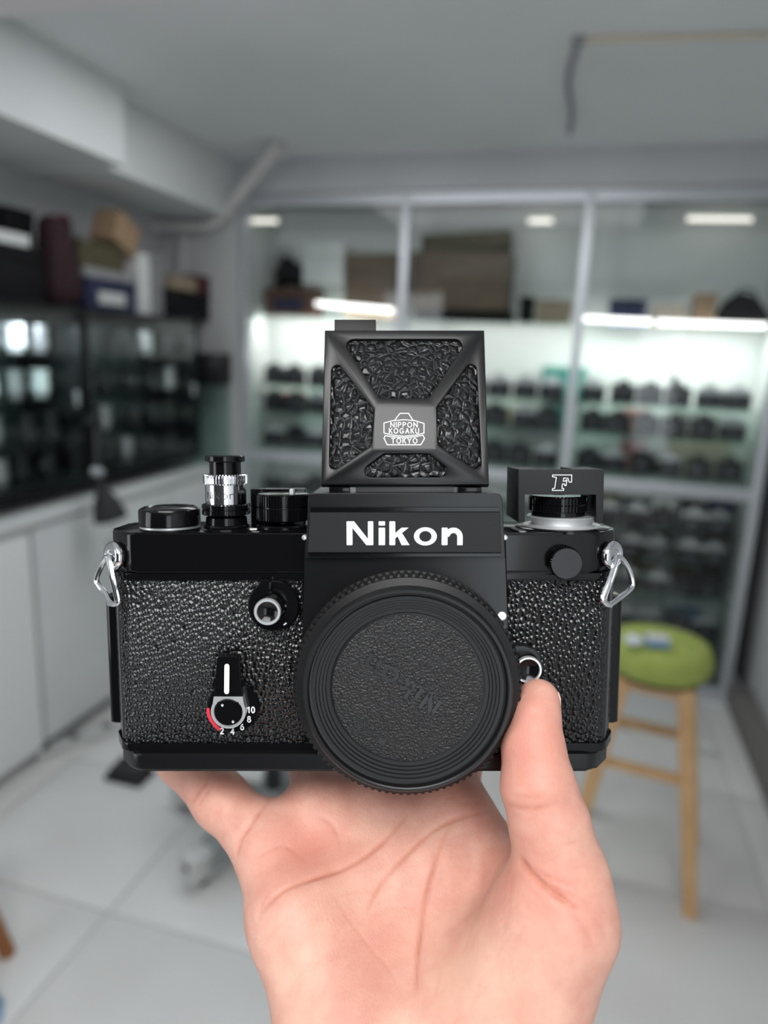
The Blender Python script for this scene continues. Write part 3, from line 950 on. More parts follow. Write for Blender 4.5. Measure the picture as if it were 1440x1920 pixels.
# ------------------------------------------------------------------ swivel chair on a star base
hub = at(512, 1500, Z=.10)
hub.z = 0
ch = empty('swivel_chair', hub, 'pale grey five-star swivel chair base with black casters on the tiled floor', 'chair')
B().lathe([(0, .06), (.045, .06), (.05, .07), (.05, .13), (.03, .15), (0, .15)], 20).out('hub', M_mgrey, ch)
B().lathe([(0, .15), (.026, .15), (.026, .30), (.016, .30), (.016, .44), (0, .44)], 16).out('gas_column', M_rub, ch)
ends = [at(368, 1608, Z=.09), at(258, 1432, Z=.075), at(486, 1706, Z=.075)]
angs = [math.atan2(e.y - hub.y, e.x - hub.x) for e in ends]
rad = (ends[0].xy - hub.xy).length
aa = [angs[0] + 2 * math.pi * k_ / 5 for k_ in range(5)]
for k_, a in enumerate(aa):
    dx, dy = math.cos(a), math.sin(a)
    Rz = Matrix.Rotation(a, 4, 'Z')
    bb = B()
    pr_ = [(0.03, .070, .118, .060), (.12, .072, .122, .058), (rad - .06, .066, .108, .048), (rad, .060, .09, .036)]
    V = []
    for r_, za, zb, hw in pr_:
        V += [Rz @ Vector(p) for p in ((r_, -hw, za), (r_, hw, za), (r_, hw * .8, zb), (r_, -hw * .8, zb))]
    F = [(3, 2, 1, 0), (12, 13, 14, 15)]
    for l in range(3):
        F += [(l * 4 + i, l * 4 + (i + 1) % 4, l * 4 + 4 + (i + 1) % 4, l * 4 + 4 + i) for i in range(4)]
    bb.add(V, F)
    bmesh.ops.bevel(bb.b, geom=list(bb.b.edges), offset=.004, segments=2, affect='EDGES')
    lg = bb.out('leg', M_mgrey, ch)
    B().box((rad * dx, rad * dy, .070), (.075, .072, .085), .008, Matrix.Rotation(a, 3, 'Z')).out('leg_end', M_lgrey, lg)
    pos = Vector(((rad + .03) * dx, (rad + .03) * dy, .05))
    Mh = Matrix.Translation(((rad + .038) * dx, (rad + .038) * dy, .078)) @ Rz @ Matrix.Rotation(R(90), 4, 'Y')
    B().lathe([(0, 0), (.010, 0), (.010, .002), (0, .002)], 14, Mh).out('stem_hole', M_rub, lg)
    cs = B()
    for s_ in (-1, 1):
        Mw = Matrix.Translation(((rad * .97) * dx, (rad * .97) * dy, .024)) @ Rz @ Matrix.Translation((0, s_ * .014, 0)) @ Matrix.Rotation(R(90), 4, 'X')
        cs.lathe([(0, -.009), (.022, -.009), (.024, -.006), (.024, .006), (.022, .009), (0, .009)], 18, Mw)
    cs.out('caster', M_rub, lg)
B().lathe([(0, .44), (.17, .445), (.2, .46), (.205, .49), (.18, .51), (0, .515)], 32).out('seat', M_dark, ch, smooth=60)

# black foot pedal and dark caster things near the cabinet
q = at(243, 1443, Z=.03)
fp = empty('foot_pedal', (q.x, q.y, 0), 'low black foot pedal on the floor near the white cabinets', 'pedal')
B().box((0, 0, .010), (.15, .10, .02), .006).out('base', M_rub, fp)
B().box((0, .005, .034), (.13, .085, .018), .006, Matrix.Rotation(R(8), 3, 'X')).out('tread', M_rub, fp)
B().tube([(-.03, .05, .012), (-.05, .12, .008), (-.12, .2, .006)], .004, 6).out('cord', M_rub, fp)
q = at(474, 1742, Z=.02)
rs = empty('caster_stand_in', (q.x + .02, q.y + .02, 0), 'small black caster-like thing on the floor behind the wrist', 'floor object')  # stands in for a black caster
B().lathe([(0, 0), (.03, 0), (.03, .006), (.024, .010), (.020, .045), (.014, .052), (0, .053)], 20).out('body', M_rub, rs)
B().lathe([(.0305, .001), (.034, .002), (.034, .006), (.0305, .007)], 20).out('base_ring', M_grey, rs)
# floor power strip beside the cabinet
q = at(150, 1385, Z=.02)
ps = empty('power_strip', (q.x, q.y, 0), 'pale grey power strip with dark sockets on floor beside the cabinets', 'power strip', rz=R(62))
B().box((0, 0, .018), (.34, .055, .036), .006).out('body', M_lgrey, ps)
for u in (-.13, -.02, .11):
    B().lathe([(0, .036), (.019, .036), (.019, .039), (.014, .0395), (0, .038)], 16, Matrix.Translation((u, 0, 0))).out('socket', M_rub, ps)
B().tube([(.17, 0, .015), (.25, .03, .007), (.4, 0, .006)], .005, 6).out('cord', M_lgrey, ps)

# low wooden stool peeping in at the corner, and a slipper by it
q = at(8, 1802, Z=.0)
ws = empty('low_stool', (q.x - .168, q.y - .09, 0), 'orange wood low stool cut off by the picture edge beside the slipper', 'stool')
for sx in (-1, 1):
    for sy in (-1, 1):
        B().tube([(sx * .16, sy * .11, 0), (sx * .10, sy * .07, .29)], .02, 10, r2=.02).out('leg', M_wood2, ws)
B().box((0, 0, .305), (.26, .20, .03), .008).out('seat', M_wood2, ws)
q = at(4, 1893, Z=.02)
sl = empty('slipper', (q.x - .112, q.y + .0, 0), 'pale blue slipper on the floor at the low stool', 'slipper', rz=R(-8))
out_ = [(0.12 * math.cos(t) * (1 if math.cos(t) > 0 else 1), .042 * math.sin(t) * (1.1 if math.cos(t) > 0 else .85)) for t in np.linspace(0, 2 * math.pi, 24, endpoint=False)]
B().prism(out_, 0, .022, .005).out('sole', M_blue, sl)
bb = B()
V, F = [], []
for i in range(7):
    x = .01 + .09 * i / 6
    for j in range(9):
        t = math.pi * j / 8
        V.append((x, .043 * math.cos(t) * (1 - .3 * (i / 6) ** 2), .02 + (.045 - .02 * i / 6) * math.sin(t)))
for i in range(6):
    for j in range(8):
        F.append((i * 9 + j, i * 9 + j + 1, (i + 1) * 9 + j + 1, (i + 1) * 9 + j))
bb.add(V, F)
so = bb.out('strap', M_blue, sl, smooth=60)
mod = so.modifiers.new('thickness', 'SOLIDIFY')
mod.thickness = .005

# ------------------------------------------------------------------ the film camera held up before the lens
MM = 0.001


class Frame:
    """A flat frame of reference in the phone camera's space, in millimetres."""
    def __init__(self, O, ex, ey, ez):
        self.O, self.ex, self.ey, self.ez = Vector(O), Vector(ex), Vector(ey), Vector(ez)

    def P(self, px, py, z=0.0):
        """Point of the plane at height z over the frame that the pixel looks at: (x, y, z)."""
        d = Vector(((px - 720) / FPX, -(py - 960) / FPX, -1))
        t = (self.O.dot(self.ez) + z) / d.dot(self.ez)
        q = d * t - self.O
        return Vector((q.dot(self.ex), q.dot(self.ey), z))

    def xy(self, px, py, z=0.0):
        v = self.P(px, py, z)
        return (v.x, v.y)

    def mat(self):
        m = Matrix((self.ex, self.ey, self.ez)).transposed().to_4x4()
        m.translation = self.O
        return m


D0 = 214.7
TILT = R(6.0)
F0 = Frame(((682 - 720) / FPX * D0, -(1210 - 960) / FPX * D0, -D0), (1, 0, 0), (0, math.cos(TILT), math.sin(TILT)), (0, -math.sin(TILT), math.cos(TILT)))
P, XY = F0.P, F0.xy


def mm_matrix(m):
    m = m.copy()
    m.translation = m.translation * MM
    return m


fc = bpy.data.objects.new('film_camera', None)
COL.objects.link(fc)
fc.matrix_world = cam.matrix_world @ mm_matrix(F0.mat())
tag(fc, 'black film camera with open waist-level finder and body cap, resting on a hand', 'camera')


def bb_():
    return B(MM)


def pts2(lst, z=0.0):
    return [XY(x, y, z) for x, y in lst]


def ycyl(px, py, z):
    """Matrix of an upright knob whose base middle shows at this pixel; z: middle of the knob."""
    v = P(px, py, z)
    return Matrix.Translation((v.x, v.y, z)) @ Matrix.Rotation(R(-90), 4, 'X'), v


def zcyl(px, py, z):
    v = P(px, py, z)
    return Matrix.Translation((v.x, v.y, 0))


def dy(px, y0, y1, z):
    return P(px, y0, z).y - P(px, y1, z).y


# heights (mm) of the body's levels on the front plane
yT = P(682, 998, 0).y          # top deck front edge
yS = P(682, 1073, 0).y         # step under the top cover
yU = P(682, 1088, 0).y         # leather upper edge
yL = P(682, 1393, 0).y         # leather lower edge
yM = P(682, 1412, 1).y
yB = P(682, 1446, 1.5).y       # base
xl, xr = P(214, 1200, -8).x, P(1152, 1200, -8).x
DEP = -27.0


def plan(x0, x1, z0, z1, cf, cb):
    """Body outline seen from above with chamfered round ends."""
    return flat(round_poly([(x0 + cf[0], z1), (x0, z1 - cf[1]), (x0, z0 + cb), (x0 + cb, z0), (x1 - cb, z0), (x1, z0 + cb), (x1, z1 - cf[1]), (x1 - cf[0], z1)], [5, 4, 2, 2, 2, 2, 4, 5], 4))


def slab(name, pl, y0, y1, m, parent, bev=0.4, top=True, bottom=True, seg=3):
    """Plan outline (x, z) pushed from height y0 to y1."""
    b = bb_()
    n = len(pl)
    V = [(x, y0, z) for x, z in pl] + [(x, y1, z) for x, z in pl]
    vs, fs = b.add(V, [tuple(range(n)), tuple(range(n, 2 * n))[::-1]] + [(i, n + i, n + (i + 1) % n, (i + 1) % n) for i in range(n)])
    if bev:
        ed = []
        if top:
            ed += list(fs[1].edges)
        if bottom:
            ed += list(fs[0].edges)
        bmesh.ops.bevel(b.b, geom=ed, offset=bev, segments=seg, affect='EDGES', profile=0.5, clamp_overlap=bev < .5)
    return b.out(name, m, parent, smooth=40)


core = slab('body_shell', plan(xl + .4, xr - .4, DEP, -0.6, (4, 9), 3), yL - 1, yS - .5, M_blk, fc, .2)
# leather wrapped on each side of the mirror box
for s_ in (0, 1):
    pl = plan(xl + .1, xr - .1, DEP + 5, 0, (5, 10), 1)
    x_in = P(568, 1240, 0).x if s_ == 0 else P(950, 1240, 0).x
    half = [p for p in pl if (p[0] < x_in if s_ == 0 else p[0] > x_in)]
    half = [p for p in half if p[1] > DEP + 8]
    half.sort(key=lambda p: (p[0], p[1]) if s_ == 0 else (-p[0], p[1]))
    ring = [(half[0][0], DEP + 8.0)] + half + [(x_in, 0.0), (x_in, -1.2)] + [(x + (1.2 if s_ == 0 else -1.2), z - 1.2) for x, z in reversed(half)] + [(half[0][0] + (1.2 if s_ == 0 else -1.2), DEP + 8.0)]
    slab('leatherette', ring, yL, yU, M_leather, fc, .25, seg=2)
# back door edge standing out at both ends
b = bb_()
for sx, x0, x1 in ((-1, P(206, 1130, -22).x, P(216, 1130, -22).x), (1, P(1148, 1130, -22).x, P(1160, 1130, -22).x)):
    pass
bx0, bx1 = P(205, 1200, -20).x, P(1161, 1200, -20).x
slab('back_door', plan(bx0, bx1, DEP - 2.5, -17, (1.2, 1.2), 3), yL - .6, P(682, 1118, -18).y, M_blk, fc, .4)
# base plate: a shadow step and the plate proper
slab('base_step', plan(P(221, 1400, -8).x, P(1147, 1400, -8).x, DEP, .3, (5, 9), 3), yM, yL, M_blk, fc, .3)
slab('base_plate', plan(P(231, 1430, -8).x, P(1137, 1430, -8).x, DEP, 1.4, (7, 9), 4), yB, yM - .15, M_satin, fc, .9)
# top cover: lip and cover
slab('cover_lip', plan(P(218, 1080, -8).x, P(1150, 1080, -8).x, DEP, .5, (5, 9), 3), yU + .02, yS - .2, M_blk, fc, .5)
slab('top_cover', plan(P(213, 1030, -8).x, P(1151, 1030, -8).x, DEP, 1.1, (8, 8), 4), yS, yT, M_blk, fc, .9)

# mirror box front with a round lower lip
ZM = 8.0
cm = P(762, 1275, ZM)
RL = 34.2


def lip_arc(r):
    return [(cm.x + r * math.cos(R(a)), cm.y + r * math.sin(R(a))) for a in list(range(206, 237, 3)) + list(range(304, 335, 3))]


side_l, side_r = P(563, 1300, ZM).x, P(955, 1300, ZM).x
box_poly = [XY(571, 1012, ZM), XY(563, 1320, ZM)] + [p for p in lip_arc(RL - .6) if side_l - .2 < p[0] < side_r + .2] + [XY(957, 1320, ZM), XY(949, 1012, ZM)]
b = bb_()
b.prism(box_poly, -1.5, ZM, .5, 3)
b.out('mirror_box', M_satin, fc)
b = bb_()
b.prism(lip_arc(RL), ZM - 5.5, ZM - .8, .5, 3)
b.out('mount_lip', mat('dark_polished_rim', (0.10, 0.10, 0.115), 0.15, 0.9), fc)
# white mounting dot
b = bb_()
v = P(941, 1155, ZM)
b.lathe([(1.28, -.5), (1.28, .25), (1.0, .5), (0, .55)], 24, Matrix.Translation((v.x, v.y, ZM)))
b.out('index_dot', M_wpt, fc)

# ---- finder
fd = bpy.data.objects.new('waist_level_finder', None)
COL.objects.link(fd)
fd.parent = fc
ZN = 10.0
yf1 = P(760, 925, ZN).y
yf0 = P(760, 1046, ZN).y
b = bb_()
poly = [XY(573, 1046, ZN), XY(578, 925, ZN), XY(942, 925, ZN), XY(948, 1046, ZN)]
poly = flat(round_poly(poly, [.2, 1.8, 1.8, .2], 4))
b.prism(poly, -31, ZN - .6, 1.3, 4)
b.out('finder_body', M_satin, fd)
# name plate: bevelled slab with a groove above it
np_ = pts2([(581, 961), (938, 961), (940, 1036), (577, 1036)], ZN + .5)
b = bb_()
b.prism(np_, ZN - 1, ZN + .5, .12, 1)
b.out('name_plate', M_plate, fd)
b = bb_()
b.prism(pts2([(582, 951), (937, 951), (937, 959), (582, 959)], ZN), ZN - 1.2, ZN + .1, .08, 1)
b.out('plate_ledge', M_blk, fd)
b = bb_()
b.prism(pts2([(577, 1037.5), (940, 1037.5), (939, 1044), (578, 1044)], ZN + .3), ZN - 1.2, ZN + .1, .08, 1)
b.out('plate_ledge', M_blk, fd)
# big white lettering
b = bb_()
zL = ZN + .5
hN = dy(760, 977, 1022, zL)
pxm = (P(900, 1000, zL).x - P(700, 1000, zL).x) / 200


def big(px, pts, wd=1.42, caps=False):
    v = P(px, 1022, zL)
    ribbon(b, [(v.x + x * pxm, v.y + y * pxm) for x, y in pts], wd, zL - .05, .16, caps)


BP = [0]


def bigpoly(px, pts):
    v = P(px, 1022, zL)
    BP[0] += 1
    b.prism([(v.x + x * pxm, v.y + y * pxm) for x, y in pts], zL - .05, zL + .11 + .012 * (BP[0] % 4), 0, 1)


bigpoly(650, [(0, 1), (1, 0), (10, 0), (11, 1), (11, 44), (10, 45), (1, 45), (0, 44)])
bigpoly(650, [(40, 1), (41, 0), (49, 0), (50, 1), (50, 44), (49, 45), (41, 45), (40, 44)])
bigpoly(650, [(1, 45), (37, 0), (49, 0), (14, 45)])
bigpoly(710, [(0, 1), (1, 0), (11, 0), (12, 1), (12, 32), (11, 33), (1, 33), (0, 32)])
bigpoly(710, [(0, 38), (1, 37), (11, 37), (12, 38), (12, 44), (11, 45), (1, 45), (0, 44)])
bigpoly(730, [(0, 1), (1, 0), (10, 0), (11, 1), (11, 44), (10, 45), (1, 45), (0, 44)])
bigpoly(730, [(10, 12), (10, 22), (23, 33), (36, 33)])
bigpoly(730, [(14, 20), (23, 0), (38, 0), (23, 24)])
for k_ in range(1):
    el_o, el_i = _ell(21.5, 16.5, 21.5, 17.2, n=40)[:-1], _ell(21.5, 16.5, 11.5, 10.2, n=40)[:-1]
    v = P(776, 1022, zL)
    V = []
    for zz in (zL - .05, zL + .11):
        for el in (el_o, el_i):
            V += [(v.x + x * pxm, v.y + y * pxm, zz) for x, y in el]
    F = []
    for i in range(40):
        j = (i + 1) % 40
        F += [(80 + i, 80 + j, 120 + j, 120 + i), (i, j, 80 + j, 80 + i), (40 + j, 40 + i, 120 + i, 120 + j)]
    b.add(V, F)
bigpoly(828, [(0, 1), (1, 0), (10, 0), (11, 1), (11, 32), (10, 33), (1, 33), (0, 32)])
big(828, [(9, 18)] + _ell(22, 15.5, 12.3, 12.5, 150, 0, 14) + [(34.3, 0)], 1.55)
b.out('lettering', M_wpt, fd)

# hinge pieces between finder and lid
b = bb_()
for x0, x1 in ((618, 656), (858, 902)):
    b.span(P(x0, 925, 5) + Vector((0, 0, -3)), P(x1, 913, 5) + Vector((0, 0, 1.5)), .3)
b.out('hinge_knuckle', M_blk, fd)
b = bb_()
b.span(P(667, 926, 4) + Vector((0, 0, -2)), P(851, 912, 4) + Vector((0, 0, .5)), .15)
b.out('hinge_bar', mat('grey_hinge_metal', (0.05, 0.05, 0.052), 0.4), fd)
# silver glints at the finder's seat notches, built as small studs
for px in (571, 947):
    b = bb_()
    v = P(px, 1008, 8.5)
    b.lathe([(0, -1), (.8, -1), (.8, .2), (.5, .6), (0, .7)], 12, Matrix.Translation(v))
    b.out('seat_glint', M_sat, fd)

# ---- lid: pyramid-faced frame with four leather panels
h0 = P(760, 910, 6.0)
LT = R(-20)
O_ = F0.O + F0.ex * h0.x + F0.ey * h0.y + F0.ez * h0.z
FL = Frame(O_, F0.ex, F0.ey * math.cos(LT) + F0.ez * math.sin(LT), -F0.ey * math.sin(LT) + F0.ez * math.cos(LT))
lid = bpy.data.objects.new('finder_lid', None)
COL.objects.link(lid)
lid.parent = fc
lid.matrix_local = mm_matrix(F0.mat().inverted() @ FL.mat())
LP = FL.P
ZO, ZCEN = 0.0, 3.2                              # rim and centre plateau
outer = [LP(x, y, ZO) for x, y in ((609, 619), (908, 619), (917, 909), (602, 909))]
inner = [LP(x, y, ZCEN) for x, y in ((707, 762), (814, 762), (817, 842), (700, 842))]
PANELS = {  # corners follow the trapezoid: outer edge then centre edge
    'top': (0, 1, [(640, 634), (877, 634), (803, 751), (712, 751)]),
    'right': (1, 2, [(893, 662), (904, 887), (820, 838), (818, 770)]),
    'bottom': (2, 3, [(862, 894), (660, 894), (720, 854), (803, 854)]),
    'left': (3, 0, [(617, 887), (622, 664), (700, 770), (697, 838)]),
}
b = bb_()
panel_faces = {}
bev_edges = []
cmid = Vector((sum(p.x for p in inner) / 4, sum(p.y for p in inner) / 4))


def zface(i, j, q):
    """Height of the pyramid face between outer edge i-j and centre edge at point q."""
    a, c, d_ = outer[i], outer[j], inner[j]
    nrm = (c - a).cross(d_ - a)
    return a.z - (nrm.x * (q[0] - a.x) + nrm.y * (q[1] - a.y)) / nrm.z


for nm, (i, j, corners) in PANELS.items():
    c2 = [XY2 for XY2 in (FL.xy(x, y, 1.0) for x, y in corners)]
    arcs = round_poly(c2, [2.2, 2.2, 2.0, 2.0] if nm in ('top', 'bottom') else [1.6, 1.6, 2.0, 2.0], 5)
    trap = [outer[i], outer[j], inner[j], inner[i]]
    V = [tuple(p) for p in trap]
    idx = []
    for a in arcs:
        row = []
        for q in a:
            row.append(len(V))
            V.append((q[0], q[1], zface(i, j, q)))
        idx.append(row)
    F = []
    for k_ in range(4):
        l = (k_ + 1) % 4
        for u in range(len(idx[k_]) - 1):
            F.append((k_, idx[k_][u], idx[k_][u + 1]))
        F.append((k_, idx[k_][-1], idx[l][0], l))
    ringi = [q for row in idx for q in row]
    nR = len(ringi)
    base = len(V)
    for q in ringi:
        V.append((V[q][0], V[q][1], V[q][2] - .9))
    for u in range(nR):
        F.append((ringi[u], base + u, base + (u + 1) % nR, ringi[(u + 1) % nR]))
    vs, fs = b.add(V, F)
    panel_faces[nm] = [V[base + u] for u in range(nR)]
    bev_edges += [tuple(V[ringi[u]]) + tuple(V[ringi[(u + 1) % nR]]) for u in range(nR)]
# centre plateau and the rim's sides
b.add([tuple(p) for p in inner], [(0, 1, 2, 3)])
side = [tuple(p) for p in outer] + [(p.x, p.y, -2.6) for p in outer]
b.add(side, [(0, 4, 5, 1), (1, 5, 6, 2), (2, 6, 7, 3), (3, 7, 4, 0), (4, 7, 6, 5)])
bmesh.ops.remove_doubles(b.b, verts=b.b.verts, dist=1e-4)
bmesh.ops.recalc_face_normals(b.b, faces=b.b.faces)
keys = {tuple(round(c, 3) for c in e[:3]) + tuple(round(c, 3) for c in e[3:]) for e in bev_edges}
geo = []
for e in b.b.edges:
    k1 = tuple(round(c, 3) for c in e.verts[0].co)
    k2 = tuple(round(c, 3) for c in e.verts[1].co)
    rim = all(abs(v.co.z - ZO) < 1e-4 for v in e.verts)
    cen = all(abs(v.co.z - ZCEN) < 1e-4 for v in e.verts)
    if k1 + k2 in keys or k2 + k1 in keys or rim or cen:
        geo.append(e)
bmesh.ops.bevel(b.b, geom=geo, offset=.75, segments=3, affect='EDGES', profile=.5, clamp_overlap=True)
b.out('lid_frame', M_satin, lid, smooth=60)
for nm, ringp in panel_faces.items():
    bb = bb_()
    cxp, cyp = sum(p[0] for p in ringp) / len(ringp), sum(p[1] for p in ringp) / len(ringp)
    czp = sum(p[2] for p in ringp) / len(ringp)
    V, F = [], []
    n = len(ringp)
    for s_, lift in ((1.0, 0.05), (.93, .28), (.6, .36), (.3, .38)):
        V += [(cxp + (x - cxp) * s_, cyp + (y - cyp) * s_, czp + (z - czp) * s_ + lift) for x, y, z in ringp]
    V.append((cxp, cyp, czp + .38))
    for l in range(3):
        F += [(l * n + u, l * n + (u + 1) % n, (l + 1) * n + (u + 1) % n, (l + 1) * n + u) for u in range(n)]
    F += [(3 * n + u, 3 * n + (u + 1) % n, 4 * n) for u in range(n)]
    bb.add(V, F)
    bb.out('leather_panel', M_lid, lid, smooth=60)
# engraved emblem on the plateau
b = bb_()
ez = ZCEN
E_ = lambda x, y: FL.xy(x, y, ez)
lw = .26
for pl in ([(740, 788), (750, 775), (766, 775), (775, 789)],
           [(720, 793), (736, 789), (758, 787), (779, 789), (795, 794), (795, 812), (779, 816), (757, 818), (736, 816), (720, 812), (720, 793)],
           [(722, 817), (720, 822), (726, 834), (789, 834), (796, 822), (793, 816), (779, 819), (757, 821), (736, 819), (722, 817)]):
    ribbon(b, [E_(x, y) for x, y in pl], lw, ez - .05, .09)
ps_ = (LP(800, 800, ez).x - LP(700, 800, ez).x) / 100
for txt, cx_, cy_, hh, xs in (('NIPPON', 757.5, 796.5, 9.5, .95), ('KOGAKU', 757.5, 808, 9.5, .88), ('TOKYO', 758, 826.5, 9.5, .92)):
    v = LP(cx_, cy_, ez)
    write(b, txt, v.x, v.y, hh * ps_, .24, ez - .05, .09, .24, xs)
b.out('emblem', M_wpt, lid)
# catch tab behind the lid's upper edge
b = bb_()
ta, tb = LP(627, 624, -6), LP(705, 601, -6)
b.box(((ta.x + tb.x) / 2, (ta.y + tb.y) / 2, -6), (tb.x - ta.x, tb.y - ta.y, 1.2), .15)
b.out('catch_tab', M_plate, lid)
# folded hood walls standing behind the lid
b = bb_()
for xx in (614, 905):
    v0, v1 = LP(xx, 902, -3), LP(xx, 628, -3)
    b.box(((v0.x + v1.x) / 2, (v0.y + v1.y) / 2, -9), (.8, v1.y - v0.y - 6, 12), .1)
b.out('hood_wall', M_satin, lid)

# ---- body cap
cap = bpy.data.objects.new('body_cap', None)
COL.objects.link(cap)
cap.parent = fc
zc_ = 12.5
cc = P(763.5, 1284.5, zc_)
CM = Matrix.Translation((cc.x, cc.y, 0))
rT = (P(968, 1282, zc_).x - P(559, 1282, zc_).x) / 2 + 1.5
b = bb_()
b.lathe([(rT - 2.0, ZM - .1), (rT - .9, ZM), (rT - .25, ZM + .1), (rT - .1, ZM + .5), (rT - .1, ZM + 1.1), (rT - .8, ZM + 1.3), (rT - .8, ZM + 1.8),
         (rT, ZM + 1.9, .85), (rT, zc_ + .7, .85), (rT - .35, zc_ + 1.3, .6), (rT - 1.0, zc_ + 1.5)], 960, CM, knurl=96)
b.out('cap_grip', M_cap, cap, smooth=30)
zr = 18.4
ro_ = 29.2
b = bb_()
b.lathe([(rT - .9, zc_ + 1.2), (rT - 1.1, zc_ + 2.0), (ro_ + .35, zr - 3.2), (ro_ + .15, zr - .6), (ro_ - .3, zr), (28.2, zr), (27.9, zr - .2), (27.6, zr - 1.8), (27.0, zr - 1.9),
         (26.9, zr - 1.3), (25.9, zr - 1.35), (25.7, zr - 1.9), (25.0, zr - 1.95), (24.8, zr - 2.5), (24.1, zr - 2.55), (23.9, zr - 3.1), (23.2, zr - 3.15), (23.0, zr - 3.6), (21.9, zr - 3.65), (21.7, zr - 3.3), (21.2, zr - 3.25)], 128, CM)
b.out('cap_rim', M_cap, cap, smooth=25)
zd = zr - 3.1
b = bb_()
b.lathe([(21.3, zd - .4), (21.2, zd), (14, zd + .15), (7, zd + .2), (0, zd + .2)], 96, CM)
b.out('cap_disc', M_capd, cap)
# raised name across the disc, turned with the cap
b = bb_()
va, vb = P(808, 1322, zd + .2), P(697, 1246, zd + .2)
ang_ = math.degrees(math.atan2(vb.y - va.y, vb.x - va.x))
write(b, 'NIkOn'.replace('I', 'i').replace('O', 'o'), (va.x + vb.x) / 2, (va.y + vb.y) / 2, 5.3, 1.15, zd + .1, .45, .26, 1.0, ang_, caps=False)
b.out('raised_lettering', M_capt, cap)
b = bb_()
v = P(684, 1366, zd + .15)
write(b, 'JAPAN', v.x, v.y, 2.1, .34, zd + .0, .22, .3, .95, 145)
v = P(717, 1390, zd + .15)
b.prism([(v.x + 1.5 * math.cos(R(a)), v.y + 1.5 * math.sin(R(a))) for a in (20, 110, 180, 250, 300)], zd - .1, zd + .3, .1, 1)
b.out('small_lettering', M_capt, cap)


# ---- front controls
def sub(name):
    o = bpy.data.objects.new(name, None)
    COL.objects.link(o)
    o.parent = fc
    return o


def button(name, px, py, z0, z1, r_out, r_in, base=None, lever=None):
    """Round button with a bright rim and a hollow black middle."""
    o = sub(name)
    M = zcyl(px, py, z1)
    b = bb_()
    b.lathe([(r_out * .98, z0), (r_out * 1.0, z1 - 1.6), (r_out * .96, z1 - 1.2)], 48, M)
    b.out('barrel', M_blk, o)
    b = bb_()
    b.lathe([(r_out * .97, z1 - 1.3), (r_out * .98, z1 - .5), (r_out * .92, z1), (r_in * 1.05, z1), (r_in, z1 - .25), (r_in * .98, z1 - .5)], 48, M)
    b.out('bright_rim', M_sat, o)
    b = bb_()
    b.lathe([(r_in, z1 - .4), (r_in * .7, z1 - 1.0), (r_in * .35, z1 - 1.4), (0, z1 - 1.5)], 40, M)
    b.out('hollow_face', M_blk, o)
    return o


# depth-of-field button with its mirror lever
zq = 9.0
dof = button('preview_button', 501, 1148, -.5, zq, dy(501, 1122, 1148, zq), dy(501, 1129, 1148, zq))
b = bb_()
b.lathe([(dy(510, 1090, 1135, 1.5) + .6, -.3), (dy(510, 1090, 1135, 1.5) + .5, 1.2), (dy(510, 1090, 1135, 1.5), 1.7), (4, 1.8)], 56, zcyl(513, 1136, 1.5))
b.out('base_ring', M_blk, dof)
b = bb_()
lp_ = pts2([(485, 1128), (487, 1089), (504, 1089), (503, 1113), (530, 1140), (520, 1155), (495, 1150)], 4.5)
b.prism(lp_, 1.2, 4.6, .35, 2)
b.out('mirror_lever', M_blk, dof)
b = bb_()
b.prism(pts2([(531, 1171), (536, 1167), (538, 1169), (533, 1173)], 1.9), 1.3, 1.9)
b.out('index_mark', M_wpt, dof)

# self-timer lever
stl = sub('self_timer')
b = bb_()
rS = dy(437, 1283, 1330, 1.2)
b.lathe([(rS + .1, -.3), (rS, .9), (rS - .3, 1.2), (3, 1.3)], 56, zcyl(437, 1326, 1.2))
b.out('dial_plate', M_blk, stl)
b = bb_()
zt = 4.4
b.prism(flat(round_poly(pts2([(401, 1308), (407, 1231), (448, 1231), (455, 1308)], zt), [.3, 1, 1, .3], 3)), 1.4, zt, .35, 3)
b.out('lever', M_blk, stl)
b = bb_()
ribbon(b, [XY(425.5, 1249, zt), XY(425, 1297, zt)], 1.5, zt - .05, .12)
b.out('lever_stripe', M_cpt, stl)
b = bb_()
cxs = P(428, 1334.5, zt)
rO = dy(430, 1303, 1334.5, zt)
rI = dy(430, 1308.5, 1334.5, zt)
arc_o = [(cxs.x + rO * math.cos(R(a)), cxs.y + rO * math.sin(R(a))) for a in range(152, 389, 8)]
tl, tr = XY(401, 1306, zt), XY(455, 1306, zt)
ring_o = [tr, tl] + arc_o
no = len(ring_o)
ring_i = []
for q in ring_o:
    a = math.atan2(q[1] - cxs.y, q[0] - cxs.x)
    ring_i.append((cxs.x + rI * math.cos(a), cxs.y + rI * math.sin(a)))
V = [(x, y, zz) for zz in (1.3, zt + .1) for rg in (ring_o, ring_i) for x, y in rg]
F = []
for i in range(no):
    j = (i + 1) % no
    F += [(2 * no + i, 2 * no + j, 3 * no + j, 3 * no + i), (i, j, 2 * no + j, 2 * no + i), (no + j, no + i, 3 * no + i, 3 * no + j)]
b.add(V, F)
b.out('bright_collar', M_sat, stl, smooth=30)
b = bb_()
b.lathe([(rI * .95, 1), (rI * .95, zt + .6), (rI * .88, zt + 1.0), (0, zt + 1.05)], 48, Matrix.Translation((cxs.x, cxs.y, 0)))
b.out('button', M_blk, stl)
for px, py in ((417, 1322), (437, 1353)):
    b = bb_()
    v = P(px, py, zt + 1)
    b.lathe([(.42, zt + .9), (.4, zt + 1.15), (.2, zt + 1.02), (0, zt + 1.02)], 12, Matrix.Translation((v.x, v.y, 0)))
    b.out('pin_hole', M_sat, stl)
b = bb_()
